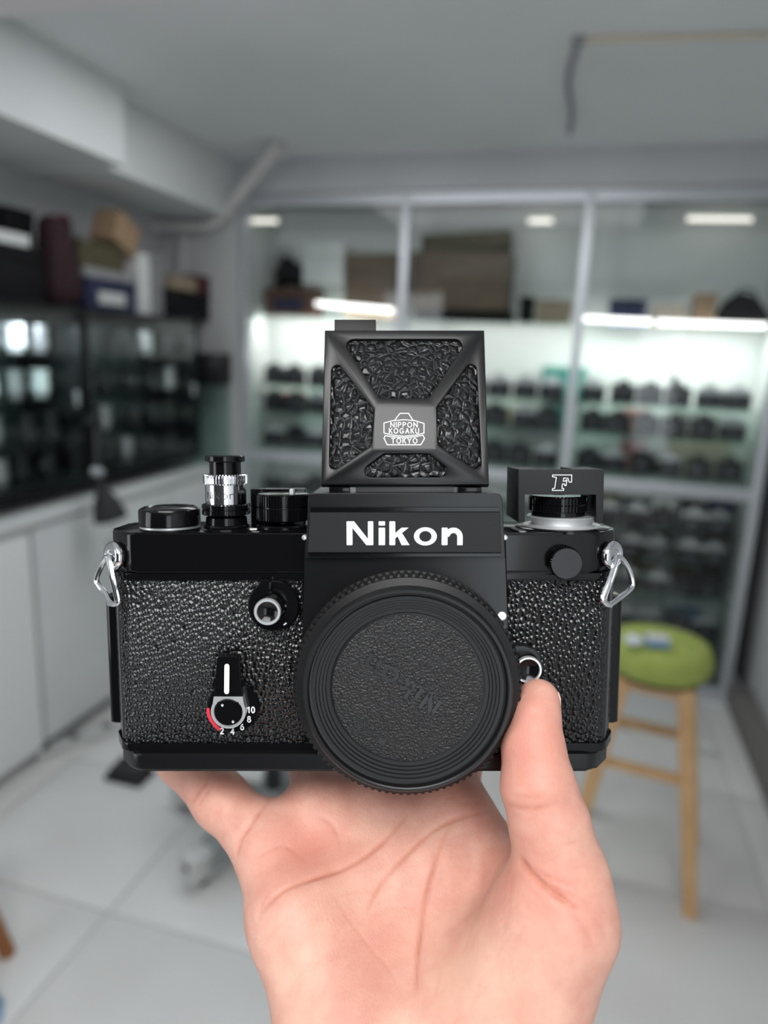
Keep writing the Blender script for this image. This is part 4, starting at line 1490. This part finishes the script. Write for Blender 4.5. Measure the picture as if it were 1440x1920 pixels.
for tx, px, py in (('10', 471, 1331), ('8', 467, 1348.5), ('6', 454, 1363), ('4', 436, 1371.5), ('2', 416, 1370.5)):
    v = P(px, py, 1.25)
    write(b, tx, v.x, v.y, 1.75, .36, 1.2, .12, .2, .9)
b.out('numerals', M_wpt, stl)
b = bb_()
ribbon(b, [XY(x, y, 1.25) for x, y in ((390, 1330), (391, 1340), (396, 1351), (403, 1360), (411, 1367))], 1.0, 1.2, .15)
b.out('red_arc', M_rpt, stl)

# lens release in its raised housing
lr = button('lens_release', 991, 1257, -.5, 8.0, dy(991, 1231, 1257, 8), dy(991, 1237, 1257, 8))
b = bb_()
hp = pts2([(955, 1210)] + [(x, y) for x, y in ((985, 1211), (1003, 1217), (1014, 1230), (1018, 1248), (1017, 1275), (1010, 1292), (955, 1292))], 3.5)
b.prism(hp, -.3, 3.5, .5, 3)
b.out('housing', M_satin, lr)
# flash socket cap
sy_ = sub('sync_cap')
b = bb_()
zz = 5.0
rK = dy(1063, 1026, 1056.5, zz)
b.lathe([(rK - .5, .8), (rK - .4, 1.4), (rK + .05, 1.6, .35), (rK + .05, zz - .3, .35), (rK - .3, zz), (rK - .6, zz + .02)], 320, zcyl(1063, 1057, zz), knurl=40)
b.out('knurled_edge', M_blk, sy_, smooth=30)
b = bb_()
b.lathe([(rK - .35, zz - .4), (rK - .4, zz + .05), (rK * .5, zz + .05), (0, zz + .05)], 64, zcyl(1063, 1057, zz))
b.out('face', mat('turned_black_metal', (0.012, 0.012, 0.013), 0.32, 0.3), sy_)

# ---- controls on the top deck
zk = -13.0


def upright(px, py, z=zk):
    v = P(px, py, z)
    return Matrix.Translation((v.x, yT, z)) @ Matrix.Rotation(R(-90), 4, 'X')


def hgt(px, py, z=zk):
    return P(px, py, z).y - yT


def rad_(x0, x1, py, z=zk):
    return (P(x1, py, z).x - P(x0, py, z).x) / 2


# advance lever hub
ah = sub('advance_hub')
M = upright(319, 985)
r1 = rad_(263, 375, 965)
b = bb_()
b.lathe([(r1 - .2, -.3), (r1 - .2, .55), (r1 - .8, .7)], 56, M)
b.out('bright_base', M_sat, ah)
b = bb_()
hA = hgt(319, 949)
b.lathe([(r1 - .4, .6), (r1, .8), (r1, hA - 1.3), (r1 - .3, hA - .7), (r1 * .82, hA), (r1 * .8, hA), (r1 * .72, hA - .5), (r1 * .4, hA + .1), (0, hA + .2)], 64, M)
b.out('hub', M_blk, ah)
# shutter release stack
rl = sub('release_stack')
M = upright(425, 986)
b = bb_()
r2 = rad_(379, 468, 960)
b.lathe([(r2 - .6, -.3), (r2 - .4, .4), (r2 - 1.0, 1.0), (r2 - 1.2, 3.2)], 48, M)
b.out('collar', M_blk, rl)
b = bb_()
h1, h2 = hgt(425, 962), hgt(425, 944)
b.lathe([(r2 - 1.5, h1 - .6), (r2 - .3, h1 - .3), (r2, h1, .35), (r2, h1 + 1.2, .35), (r2 - .5, h1 + 1.35), (r2 - .5, h1 + 1.55), (r2, h1 + 1.7, .35), (r2, h2 - .2, .35), (r2 - .5, h2), (2, h2)], 320, M, knurl=40)
b.out('knurled_collar', M_blk, rl, smooth=30)
b = bb_()
r3 = rad_(387, 462, 930)
h3 = hgt(425, 908)
b.lathe([(r3 * .9, h2 - .4), (r3, h2 + .1), (r3, h3), (r3 - .6, h3 + .1)], 64, M)
b.out('chrome_barrel', M_chr, rl)
# engraved name on the barrel
b = bb_()
cen = M.translation
hy = (h2 + h3) / 2 - .2
for ch, a in zip('Nikon', (-40, -27.5, -12, 8.5, 29.5)):
    for st_ in GLYPH[ch][1]:
        if ch == 'N' or True:
            for p_, q_ in zip(st_, st_[1:]):
                pp_ = []
                for (u, v_) in (p_, q_):
                    t = R(a) + (u - GLYPH[ch][0] / 2) * 2.3 / r3
                    pp_.append(Vector((cen.x + (r3 + .02) * math.sin(t), yT + hy + (v_ - .42) * 2.2, cen.z + (r3 + .02) * math.cos(t))))
                b.tube(pp_, .12, 6)
b.out('engraved_lettering', M_ink, rl)
b = bb_()
r4 = rad_(382, 463, 900)
h4 = hgt(425, 889)
b.lathe([(r4 - .7, h3), (r4 - .3, h3 + .1), (r4, h3 + .4, .4), (r4, h4 - .3, .4), (r4 - .5, h4), (3, h4)], 352, M, knurl=44)
b.out('knurled_ring', M_chr, rl, smooth=30)
b = bb_()
r5, h5, r6, h6 = rad_(393, 451, 880), hgt(425, 866), rad_(386, 459, 860), hgt(425, 854)
b.lathe([(r5, h4 - .2), (r5, h5), (r6 - .3, h5), (r6, h5 + .3), (r6, h6 - .3), (r6 - .4, h6), (0, h6)], 56, M)
b.out('plunger', M_blk, rl)
# shutter speed dial
sd = sub('speed_dial')
M = upright(532, 985, -13)
r7 = rad_(484, 584, 950)
ha, hb, hc = hgt(532, 972), hgt(532, 949), hgt(532, 925)
b = bb_()
b.lathe([(r7 + .2, -.3), (r7 + .2, .6), (r7 - .3, 1.0), (2, 1.0)], 56, M)
b.out('dial_base', M_blk, sd)
b = bb_()
b.lathe([(r7 - .5, ha - .4), (r7, ha, .4), (r7, hb - .35, .4), (r7 - .5, hb - .2), (r7 - .5, hb + .1), (r7, hb + .3, .4), (r7, hc - .4, .4), (r7 - .4, hc), (r7 * .8, hc + .15), (0, hc + .15)], 448, M, knurl=56)
b.out('knurled_dial', M_blk, sd, smooth=30)
b = bb_()
v = P(547, 931, -8)
b.lathe([(0, hc - .2), (.85, hc - .2), (.85, hgt(547, 918, -10)), (.6, hgt(547, 917, -10) + .15), (0, hgt(547, 917, -10) + .2)], 16, Matrix.Translation((v.x, yT, -9)) @ Matrix.Rotation(R(-90), 4, 'X'))
b.out('lock_pin', M_sat, sd)
b = bb_()
v0, v1 = P(472, 940, -25), P(574, 915, -25)
b.span((v0.x, yT, -27), (v1.x, v1.y, -22.5), .5)
b.out('rear_shoulder', M_blk, fc)
b = bb_()
v = P(475, 975, -6)
b.box((v.x, yT + .1, -6), (2.2, .6, 1.2), .15)
b.out('index_mark', M_cpt, fc)

# rewind side: flanged base, dial and the flash coupler bridge
rw = sub('rewind_base')
zw = -13
M = upright(1052, 992, zw)
b = bb_()
rF = rad_(966, 1137, 990, zw)
b.lathe([(rF, -.5), (rF, .25), (rF - .6, .5), (rF - 3, .55)], 80, M)
b.out('flange', M_blk, rw)
b = bb_()
ra, rb, hh1 = rad_(1000, 1110, 985, zw), rad_(988, 1117, 965, zw), hgt(1052, 966, zw)
b.lathe([(rF - 2.2, .5), (rF - 2.6, .9), (ra + .8, 1.0), (ra, 1.2), (rb, hh1 - .3), (rb - .3, hh1), (rb - 3, hh1 + .1), (2, hh1 + .1)], 80, M)
b.out('silver_ring', M_sat, rw)
rk = rad_(990, 1098, 945, zw)
M2 = upright(1045, 992, zw)
g1, g2, g3 = hgt(1045, 957, zw), hgt(1045, 944, zw), hgt(1045, 928, zw)
b = bb_()
b.lathe([(rk - .8, hh1), (rk - .8, g1 - .1), (rk, g1 + .2, .4), (rk, g2 - .2, .4), (rk - .4, g2), (rk, g2 + .2, .4), (rk, g3 - .5, .4), (rk - .6, g3), (2, g3 + .1)], 384, M2, knurl=48)
b.out('knurled_knob', M_blk, rw, smooth=30)
# bridge: front wall with a window, two cheeks, thin roof
br = sub('flash_coupler')
zf = -3.5
fr_ = pts2([(972, 880), (1133, 880), (1131, 979), (1117, 979), (1119, 926), (983, 926), (984, 979), (972, 979)], zf)
b = bb_()
b.prism(fr_, zf - 1.6, zf, .2, 2)
b.out('front_plate', M_plate, br)
yb_, yt_ = P(972, 979, zf).y, P(972, 880, zf).y
x0_, x1_ = P(972, 900, zf).x, P(1133, 900, zf).x
b = bb_()
b.span((x0_, yb_, zf - 20), (x0_ + 1.5, yt_, zf - 1.5), .2)
b.out('cheek', M_plate, br)
b = bb_()
b.span((x1_ - 1.5, yb_, zf - 20), (x1_, yt_, zf - 1.5), .2)
b.out('cheek', M_plate, br)
b = bb_()
for xa_, xb_ in ((x0_, x0_ + 7), (x1_ - 8.5, x1_)):
    b.span((xa_ + .2, yt_ - 1.3, zf - 20), (xb_ - .2, yt_ - .1, zf - 1.2), .15)
b.span((x0_ + .3, yt_ - 3.2, zf - 20), (x1_ - .3, yt_ - 1.6, zf - 1.2), .15)
b.out('shoe_roof', M_plate, br)
# outlined serif letter
b = bb_()
fo = [(1035, 892), (1072, 892), (1071, 906), (1066, 904), (1062, 898), (1054, 897), (1053, 905), (1057, 905), (1059, 901), (1061, 902), (1060, 911), (1057, 911), (1055, 908), (1052, 908), (1051, 916), (1056, 917), (1056, 920), (1035, 920), (1035, 917), (1041, 915), (1044, 896), (1035, 895), (1035, 892)]
fo = [(1036, 890.5), (1072, 890.5), (1071.5, 904), (1067, 904), (1065, 897), (1057, 896), (1056, 902.5), (1060, 902.5), (1061, 900), (1063, 900), (1061.5, 910.5), (1059, 910.5), (1058.5, 907.5), (1054.5, 907.5), (1053.5, 915.5), (1057, 916), (1056.5, 919.5), (1035.5, 919.5), (1036, 916), (1040, 915.5), (1043, 895), (1036, 894), (1036, 890.5)]
ribbon(b, [XY(x, y, zf) for x, y in fo], .24, zf - .05, .12)
b.out('lettering', M_wpt, br)

# ---- strap lugs and rings
for s_, (ex_, ey_), hole, path in (
        (-1, (212, 1043), (203, 1048), [(206, 1044, -5), (214, 1084, -2.2), (223, 1124, -1.0), (218, 1131, -1.6), (208, 1131, -3), (197, 1112, -7), (186, 1098, -9), (181, 1086, -10), (188, 1066, -9.5), (197, 1048, -8)]),
        (1, (1150, 1042), (1160, 1048), [(1156, 1046, -5), (1144, 1082, -2.2), (1130, 1118, -1.0), (1132, 1129, -1.4), (1142, 1134, -2.4), (1160, 1122, -6), (1180, 1106, -9), (1186, 1095, -10), (1180, 1070, -9.5), (1168, 1050, -8)])):
    lg = sub('strap_lug')
    v = P(ex_, ey_, -9)
    b = bb_()
    # a leaning half-round eye
    cp = []
    for a in np.linspace(-70, 250, 22):
        q = P(ex_ + s_ * -2 + 17 * math.cos(R(a)), ey_ - 1 - 18 * math.sin(R(a)), -2.4)
        cp.append((q.x, q.y, -2.4 - 2.9 * s_ * math.cos(R(a))))
    b.tube(cp, 1.45, 14)
    b.out('eyelet', M_chr, lg)
    b = bb_()
    q = P(ex_ - s_ * 4, ey_ + 1, -4)
    b.lathe([(3.6, -1.5), (3.6, .6), (3.0, 1.3), (1.6, 1.6), (0, 1.6)], 28, Matrix.Translation((q.x, q.y, -4.2)) @ Matrix.Rotation(R(s_ * 45), 4, 'Y'))
    b.out('lug_base', M_chr, lg)
    b = bb_()
    b.tube(smooth_path([P(q[0], q[1], q[2] + 3.5) for q in path], 5, True), .82, 10, closed=True)
    b.out('split_ring', M_chr, lg)
    b = bb_()
    b.tube(smooth_path([P(x + s_ * 4, y + 1, z + 2.2) for x, y, z in path[:5]], 5), .75, 10)
    b.out('split_ring', M_chr, lg)

# ------------------------------------------------------------------ the hand
def pd(px, py, d_):
    return np.array(((px - 720) / FPX * d_, -(py - 960) / FPX * d_, -d_))


VOX = 0.75
lo = np.array((-112., -190., -292.))
hi = np.array((80., -30., -140.))
ns = np.ceil((hi - lo) / VOX).astype(int) + 1
gx = (lo[0] + np.arange(ns[0]) * VOX).astype(np.float32)[:, None, None]
gy = (lo[1] + np.arange(ns[1]) * VOX).astype(np.float32)[None, :, None]
gz = (lo[2] + np.arange(ns[2]) * VOX).astype(np.float32)[None, None, :]


def cone(a, ra, c, rc_, flat_=None):
    a, c = np.asarray(a, float), np.asarray(c, float)
    ba = c - a
    L2 = ba @ ba
    t = np.clip(((gx - a[0]) * ba[0] + (gy - a[1]) * ba[1] + (gz - a[2]) * ba[2]) / L2, 0, 1)
    dx = gx - (a[0] + ba[0] * t)
    dy_ = gy - (a[1] + ba[1] * t)
    dz = gz - (a[2] + ba[2] * t)
    return np.sqrt(dx * dx + dy_ * dy_ + dz * dz) - (ra + (rc_ - ra) * t)


def smin(a, c, k):
    h = np.maximum(k - np.abs(a - c), 0) / k
    return np.minimum(a, c) - h * h * k * 0.25


def chain(pts, k=4.0):
    d_ = None
    for p_, q_ in zip(pts, pts[1:]):
        e = cone(pd(*p_[:3]), p_[3], pd(*q_[:3]), q_[3])
        d_ = e if d_ is None else smin(d_, e, k)
    return d_


palm = chain([(720, 2500, 178, 30), (676, 2150, 190, 20.5), (648, 1960, 199, 17.5), (555, 1720, 217, 13.7), (507, 1610, 229, 10)], 8)
palm = smin(palm, chain([(750, 2500, 178, 30), (730, 1960, 204, 17), (640, 1640, 231, 12), (600, 1515, 243, 11)], 8), 12)
palm = smin(palm, chain([(800, 2500, 178, 30), (800, 1960, 206, 17), (740, 1640, 233, 12.5), (722, 1500, 246, 11.5)], 8), 14)
palm = smin(palm, chain([(850, 2500, 178, 30), (885, 1960, 205, 17), (838, 1640, 233, 12), (840, 1505, 247, 11.5)], 8), 14)
palm = smin(palm, chain([(880, 2500, 178, 30), (903, 2150, 190, 20.5), (940, 1950, 195, 18.8), (987, 1830, 197, 18), (1041, 1720, 196, 16)], 6), 14)
thumb = chain([(1043, 1722, 196, 15.8), (1050, 1640, 197, 12.9), (1030, 1545, 198, 11.0), (1009, 1475, 200, 10.3), (1000, 1402, 203, 8.8), (1004, 1342, 205, 7.0), (1009, 1313, 207, 6.2)], 2.0)
hand_ = smin(palm, thumb, 6)
web = chain([(1000, 1690, 205, 9), (930, 1590, 236, 7.5)], 4)
hand_ = smin(hand_, web, 9)
fingers = [
    [(507, 1610, 229, 10), (473, 1555, 236, 9.4), (417, 1503, 242, 9.1), (345, 1420, 250, 9.0), (308, 1330, 270, 7.8), (310, 1240, 272, 7)],
    [(600, 1515, 243, 11), (592, 1440, 260, 8.8), (585, 1330, 272, 8.6), (580, 1180, 272, 8)],
    [(722, 1500, 246, 11.5), (712, 1430, 264, 9.4), (705, 1310, 273, 9), (700, 1130, 272, 8.4)],
    [(840, 1505, 247, 11.5), (852, 1435, 262, 9.3), (868, 1310, 273, 9), (880, 1150, 272, 8.3)],
]
for f_ in fingers:
    hand_ = smin(hand_, chain(f_, 4), 5)
# knuckle pads under the fingers and between them
hand_ = smin(hand_, chain([(548, 1560, 236, 9), (660, 1530, 243, 9), (790, 1520, 245, 9), (880, 1545, 241, 9)], 5), 9)


def surface_nets(v):
    ins = v < 0
    nx, ny, nz = v.shape
    cnt = np.zeros((nx - 1, ny - 1, nz - 1), np.int8)
    for i in (0, 1):
        for j in (0, 1):
            for k_ in (0, 1):
                cnt += ins[i:nx - 1 + i, j:ny - 1 + j, k_:nz - 1 + k_]
    act = (cnt > 0) & (cnt < 8)
    ci = np.argwhere(act)
    idx = -np.ones(act.shape, np.int64)
    idx[act] = np.arange(len(ci))
    pos = np.zeros((len(ci), 3))
    num = np.zeros(len(ci))
    cor = [(i, j, k_) for i in (0, 1) for j in (0, 1) for k_ in (0, 1)]
    val = {c: v[ci[:, 0] + c[0], ci[:, 1] + c[1], ci[:, 2] + c[2]] for c in cor}
    for c in cor:
        for ax in range(3):
            if c[ax]:
                continue
            e = list(c)
            e[ax] = 1
            e = tuple(e)
            a, d_ = val[c], val[e]
            m_ = (a < 0) != (d_ < 0)
            t = np.where(m_, a / np.where(m_, a - d_, 1), 0)
            p_ = np.repeat(np.array(c, float)[None], len(ci), 0)
            p_[:, ax] += t
            pos += p_ * m_[:, None]
            num += m_
    verts = ci + pos / num[:, None]
    quads = []
    for ax in range(3):
        u, w_ = (ax + 1) % 3, (ax + 2) % 3
        sl0 = [slice(None)] * 3
        sl1 = [slice(None)] * 3
        sl0[ax], sl1[ax] = slice(0, -1), slice(1, None)
        ch_ = ins[tuple(sl0)] != ins[tuple(sl1)]
        e = np.argwhere(ch_)
        e = e[(e[:, u] > 0) & (e[:, w_] > 0) & (e[:, u] < v.shape[u] - 1) & (e[:, w_] < v.shape[w_] - 1)]
        fl_ = ins[tuple(e.T)]
        q_ = []
        for du, dw in ((-1, -1), (0, -1), (0, 0), (-1, 0)):
            c = e.copy()
            c[:, u] += du
            c[:, w_] += dw
            q_.append(idx[tuple(c.T)])
        q_ = np.stack(q_, 1)
        q_[~fl_] = q_[~fl_][:, ::-1]
        quads.append(q_)
    return verts, np.concatenate(quads)


hv, hq = surface_nets(hand_)
hv = lo + hv * VOX
lab = np.arange(len(hv))
while True:                                      # keep the one connected body
    new = lab.copy()
    fm = lab[hq].min(1)
    for a in range(4):
        np.minimum.at(new, hq[:, a], fm)
    new = new[new]
    if (new == lab).all():
        break
    lab = new
main = np.bincount(lab).argmax()
keep = lab == main
hq = hq[keep[hq[:, 0]]]
ren = np.cumsum(keep) - 1
hv, hq = hv[keep], ren[hq]
del hand_, palm, thumb, web
# relax a little
for _ in range(2):
    acc, cn = np.zeros_like(hv), np.zeros(len(hv))
    for a in range(4):
        for c in ((a + 1) % 4, (a + 3) % 4):
            np.add.at(acc, hq[:, a], hv[hq[:, c]])
            np.add.at(cn, hq[:, a], 1)
    hv = hv * .5 + acc / cn[:, None] * .5
hm = bpy.data.meshes.new('hand')
hm.from_pydata((hv * MM).tolist(), [], hq.tolist())
hm.update()
nrm = np.zeros(len(hv) * 3)
hm.vertices.foreach_get('normal', nrm)
nrm = nrm.reshape(-1, 3)
# creases: grooves pressed into the side that faces the phone
LINES = [  # (points in the picture, width mm, depth mm)
    ([(488, 1712), (530, 1671), (586, 1649), (642, 1631), (692, 1602), (730, 1568), (755, 1540), (768, 1522)], .9, .75),
    ([(689, 1709), (717, 1656), (767, 1599), (811, 1559), (855, 1537), (896, 1524), (925, 1520)], .9, .65),
    ([(780, 1865), (782, 1810), (786, 1771), (796, 1702), (814, 1627), (836, 1565), (852, 1540)], .9, .75),
    ([(444, 1606), (452, 1575), (467, 1552), (485, 1527), (500, 1508), (512, 1492)], .9, .6),
    ([(362, 1508), (372, 1488), (388, 1466), (396, 1452)], .8, .5), ([(372, 1514), (384, 1494), (402, 1468)], .7, .35),
    ([(948, 1509), (980, 1516), (1017, 1515), (1050, 1500)], .9, .4), ([(960, 1490), (1000, 1496), (1030, 1488)], .8, .25),
    ([(972, 1606), (999, 1640), (1030, 1668), (1064, 1692), (1090, 1712)], 1.3, 1.1),
    ([(1000, 1628), (1040, 1650), (1090, 1668)], .8, .35), ([(1010, 1655), (1060, 1672), (1110, 1700)], .8, .3),
    ([(1060, 1700), (1095, 1740), (1120, 1790)], .8, .3),
    ([(620, 1672), (680, 1760), (730, 1820), (760, 1880)], .7, .2), ([(478, 1610), (520, 1588), (545, 1592), (580, 1625)], .8, .25),
    ([(600, 1530), (625, 1550), (640, 1590)], .9, .3), ([(500, 1680), (490, 1700), (486, 1730)], .8, .3),
]
_rn = random.Random(5)
for cx_, cy_, sx_, sy_, an_, num_ in ((950, 1790, 90, 90, 55, 26), (600, 1780, 90, 120, 60, 14), (1050, 1620, 40, 70, 20, 10), (700, 1660, 110, 60, 30, 14), (1040, 1720, 60, 40, -35, 8), (820, 1500, 90, 30, 25, 8)):
    for _ in range(num_):                        # fine lines of the palm
        x_, y_ = _rn.gauss(cx_, sx_ * .6), _rn.gauss(cy_, sy_ * .6)
        a_, l_ = R(an_ + _rn.gauss(0, 14)), _rn.uniform(14, 42)
        LINES.append(([(x_ - l_ * math.cos(a_), y_ + l_ * math.sin(a_)), (x_ + _rn.uniform(-3, 3), y_ + _rn.uniform(-3, 3)), (x_ + l_ * math.cos(a_), y_ - l_ * math.sin(a_))], .75, _rn.uniform(.06, .14)))
ppx = 720 + hv[:, 0] / -hv[:, 2] * FPX
ppy = 960 - hv[:, 1] / -hv[:, 2] * FPX
view = -hv / np.linalg.norm(hv, axis=1)[:, None]
face_ = np.clip((nrm * view).sum(1) * 2.5, 0, 1)
cre = np.zeros(len(hv))
red = np.zeros(len(hv))
for pts_, wd_, dp_ in LINES:
    sp = np.array([(p.x, p.y) for p in smooth_path([Vector((x, y, 0)) for x, y in pts_], 4)])
    best = np.full(len(hv), 1e9)
    where = np.zeros(len(hv))
    for si, (a, c) in enumerate(zip(sp, sp[1:])):
        ba = c - a
        t = np.clip(((ppx - a[0]) * ba[0] + (ppy - a[1]) * ba[1]) / (ba @ ba), 0, 1)
        dd_ = np.hypot(ppx - a[0] - ba[0] * t, ppy - a[1] - ba[1] * t)
        where = np.where(dd_ < best, (si + t) / (len(sp) - 1), where)
        best = np.minimum(best, dd_)
    dm = best * (-hv[:, 2]) / FPX
    dp_ = dp_ * .75 * np.clip(np.minimum(where * 5 + .15, (1 - where) * 3), 0, 1) * (1 + .25 * np.sin(where * 23))
    wd_ = wd_ * .62
    cre += dp_ * np.exp(-(dm / wd_) ** 2) * face_ - .2 * dp_ * np.exp(-((dm - 2.6) / 1.6) ** 2) * face_
    red = np.maximum(red, np.minimum(1, dp_ * 1.5) * np.exp(-(dm / (wd_ * 1.2)) ** 2) * face_)
hv2 = hv - nrm * cre[:, None]
hm.vertices.foreach_set('co', (hv2 * MM).ravel())


def spot(px, py, rx, ry):
    return np.exp(-((ppx - px) / rx) ** 2 - ((ppy - py) / ry) ** 2) * face_


flush = .9 * spot(1000, 1400, 60, 110) + .7 * spot(560, 1610, 90, 70) + .55 * spot(980, 1640, 90, 70) + .5 * spot(1060, 1700, 80, 60) + .4 * spot(830, 1480, 140, 50) + .45 * spot(720, 1760, 110, 110) + .4 * spot(600, 1560, 80, 60) + .5 * spot(420, 1480, 60, 30)
pale = .8 * spot(900, 1830, 120, 90) + .6 * spot(560, 1850, 60, 120) + .5 * spot(640, 1680, 80, 40) + .4 * spot(700, 1560, 60, 40)
for nm, arr in (('crease', red), ('flush', np.clip(flush, 0, 1)), ('pale', np.clip(pale, 0, 1))):
    at_ = hm.attributes.new(nm, 'FLOAT', 'POINT')
    at_.data.foreach_set('value', arr.astype(np.float32))
hm.shade_smooth()
hm.update()
M_skin = mat('palm_skin', (0.62, 0.36, 0.26), 0.48)
nt = M_skin.node_tree
pb_ = nt.nodes['Principled BSDF']
pb_.inputs['Subsurface Weight'].default_value = 0.25
pb_.inputs['Subsurface Radius'].default_value = (1.0, 0.35, 0.18)
pb_.inputs['Subsurface Scale'].default_value = 0.004
pb_.inputs['Specular IOR Level'].default_value = 0.35


def mixc(prev, fac, col, amount):
    mx = nt.nodes.new('ShaderNodeMix')
    mx.data_type = 'RGBA'
    mu = nt.nodes.new('ShaderNodeMath')
    mu.operation = 'MULTIPLY'
    mu.inputs[1].default_value = amount
    nt.links.new(fac, mu.inputs[0])
    nt.links.new(mu.outputs[0], mx.inputs['Factor'])
    nt.links.new(prev, mx.inputs['A'])
    mx.inputs['B'].default_value = (*col, 1)
    return mx.outputs['Result']


tc = nt.nodes.new('ShaderNodeTexCoord')
nz_ = nt.nodes.new('ShaderNodeTexNoise')
nz_.inputs['Scale'].default_value = 110
nz_.inputs['Detail'].default_value = 7
nz_.inputs['Roughness'].default_value = .62
nt.links.new(tc.outputs['Object'], nz_.inputs['Vector'])
cr_ = nt.nodes.new('ShaderNodeValToRGB')
cr_.color_ramp.elements[0].position, cr_.color_ramp.elements[1].position = .35, .68
cr_.color_ramp.elements[0].color, cr_.color_ramp.elements[1].color = (0.56, 0.275, 0.215, 1), (0.64, 0.37, 0.285, 1)
nt.links.new(nz_.outputs['Fac'], cr_.inputs['Fac'])
colr = cr_.outputs['Color']
for nm, c_, am in (('flush', (0.62, 0.24, 0.18), .75), ('pale', (0.68, 0.44, 0.33), .7), ('crease', (0.46, 0.16, 0.10), .8)):
    an = nt.nodes.new('ShaderNodeAttribute')
    an.attribute_name = nm
    colr = mixc(colr, an.outputs['Fac'], c_, am)
nt.links.new(colr, pb_.inputs['Base Color'])
# fine skin cells
vcell = nt.nodes.new('ShaderNodeTexVoronoi')
vcell.feature = 'DISTANCE_TO_EDGE'
vcell.inputs['Scale'].default_value = 1100
mpn = nt.nodes.new('ShaderNodeMapping')
mpn.inputs['Rotation'].default_value = (0, 0, .7)
mpn.inputs['Scale'].default_value = (1.0, .35, .7)
nt.links.new(tc.outputs['Object'], mpn.inputs['Vector'])
nt.links.new(mpn.outputs[0], vcell.inputs['Vector'])
mrn = nt.nodes.new('ShaderNodeMapRange')
mrn.inputs['From Max'].default_value = .25
nt.links.new(vcell.outputs['Distance'], mrn.inputs['Value'])
n2 = nt.nodes.new('ShaderNodeTexNoise')
n2.inputs['Scale'].default_value = 500
n2.inputs['Detail'].default_value = 4
nt.links.new(tc.outputs['Object'], n2.inputs['Vector'])
ad = nt.nodes.new('ShaderNodeMath')
nt.links.new(mrn.outputs[0], ad.inputs[0])
nt.links.new(n2.outputs['Fac'], ad.inputs[1])
bpn = nt.nodes.new('ShaderNodeBump')
bpn.inputs['Strength'].default_value = .32
bpn.inputs['Distance'].default_value = .00010
nt.links.new(ad.outputs[0], bpn.inputs['Height'])
nt.links.new(bpn.outputs[0], pb_.inputs['Normal'])
hm.materials.append(M_skin)
hand = bpy.data.objects.new('hand', hm)
COL.objects.link(hand)
hand.matrix_world = cam.matrix_world.copy()
tag(hand, 'open palm and wrist of a person holding up the black film camera, thumb in front', 'hand')
# thumb nail, turned away to the side
b = bb_()
nb = []
for i in range(7):
    for j in range(5):
        u, v_ = i / 6, j / 4
        c = pd(1009 - 5 * u, 1297 + 58 * u, 206.8 - 1.2 * u)
        rr = 6.15 + .75 * u + (.28 if i else -.2)
        a = R(14 - 105 * v_)
        nb.append((c[0] + rr * math.cos(a), c[1], c[2] + rr * math.sin(a)))
b.add(nb, [(i * 5 + j, i * 5 + j + 1, (i + 1) * 5 + j + 1, (i + 1) * 5 + j) for i in range(6) for j in range(4)])
nail = b.out('thumb_nail', mat('nail', (0.70, 0.47, 0.41), 0.28), hand, smooth=60)
md = nail.modifiers.new('thickness', 'SOLIDIFY')
md.thickness = .0005
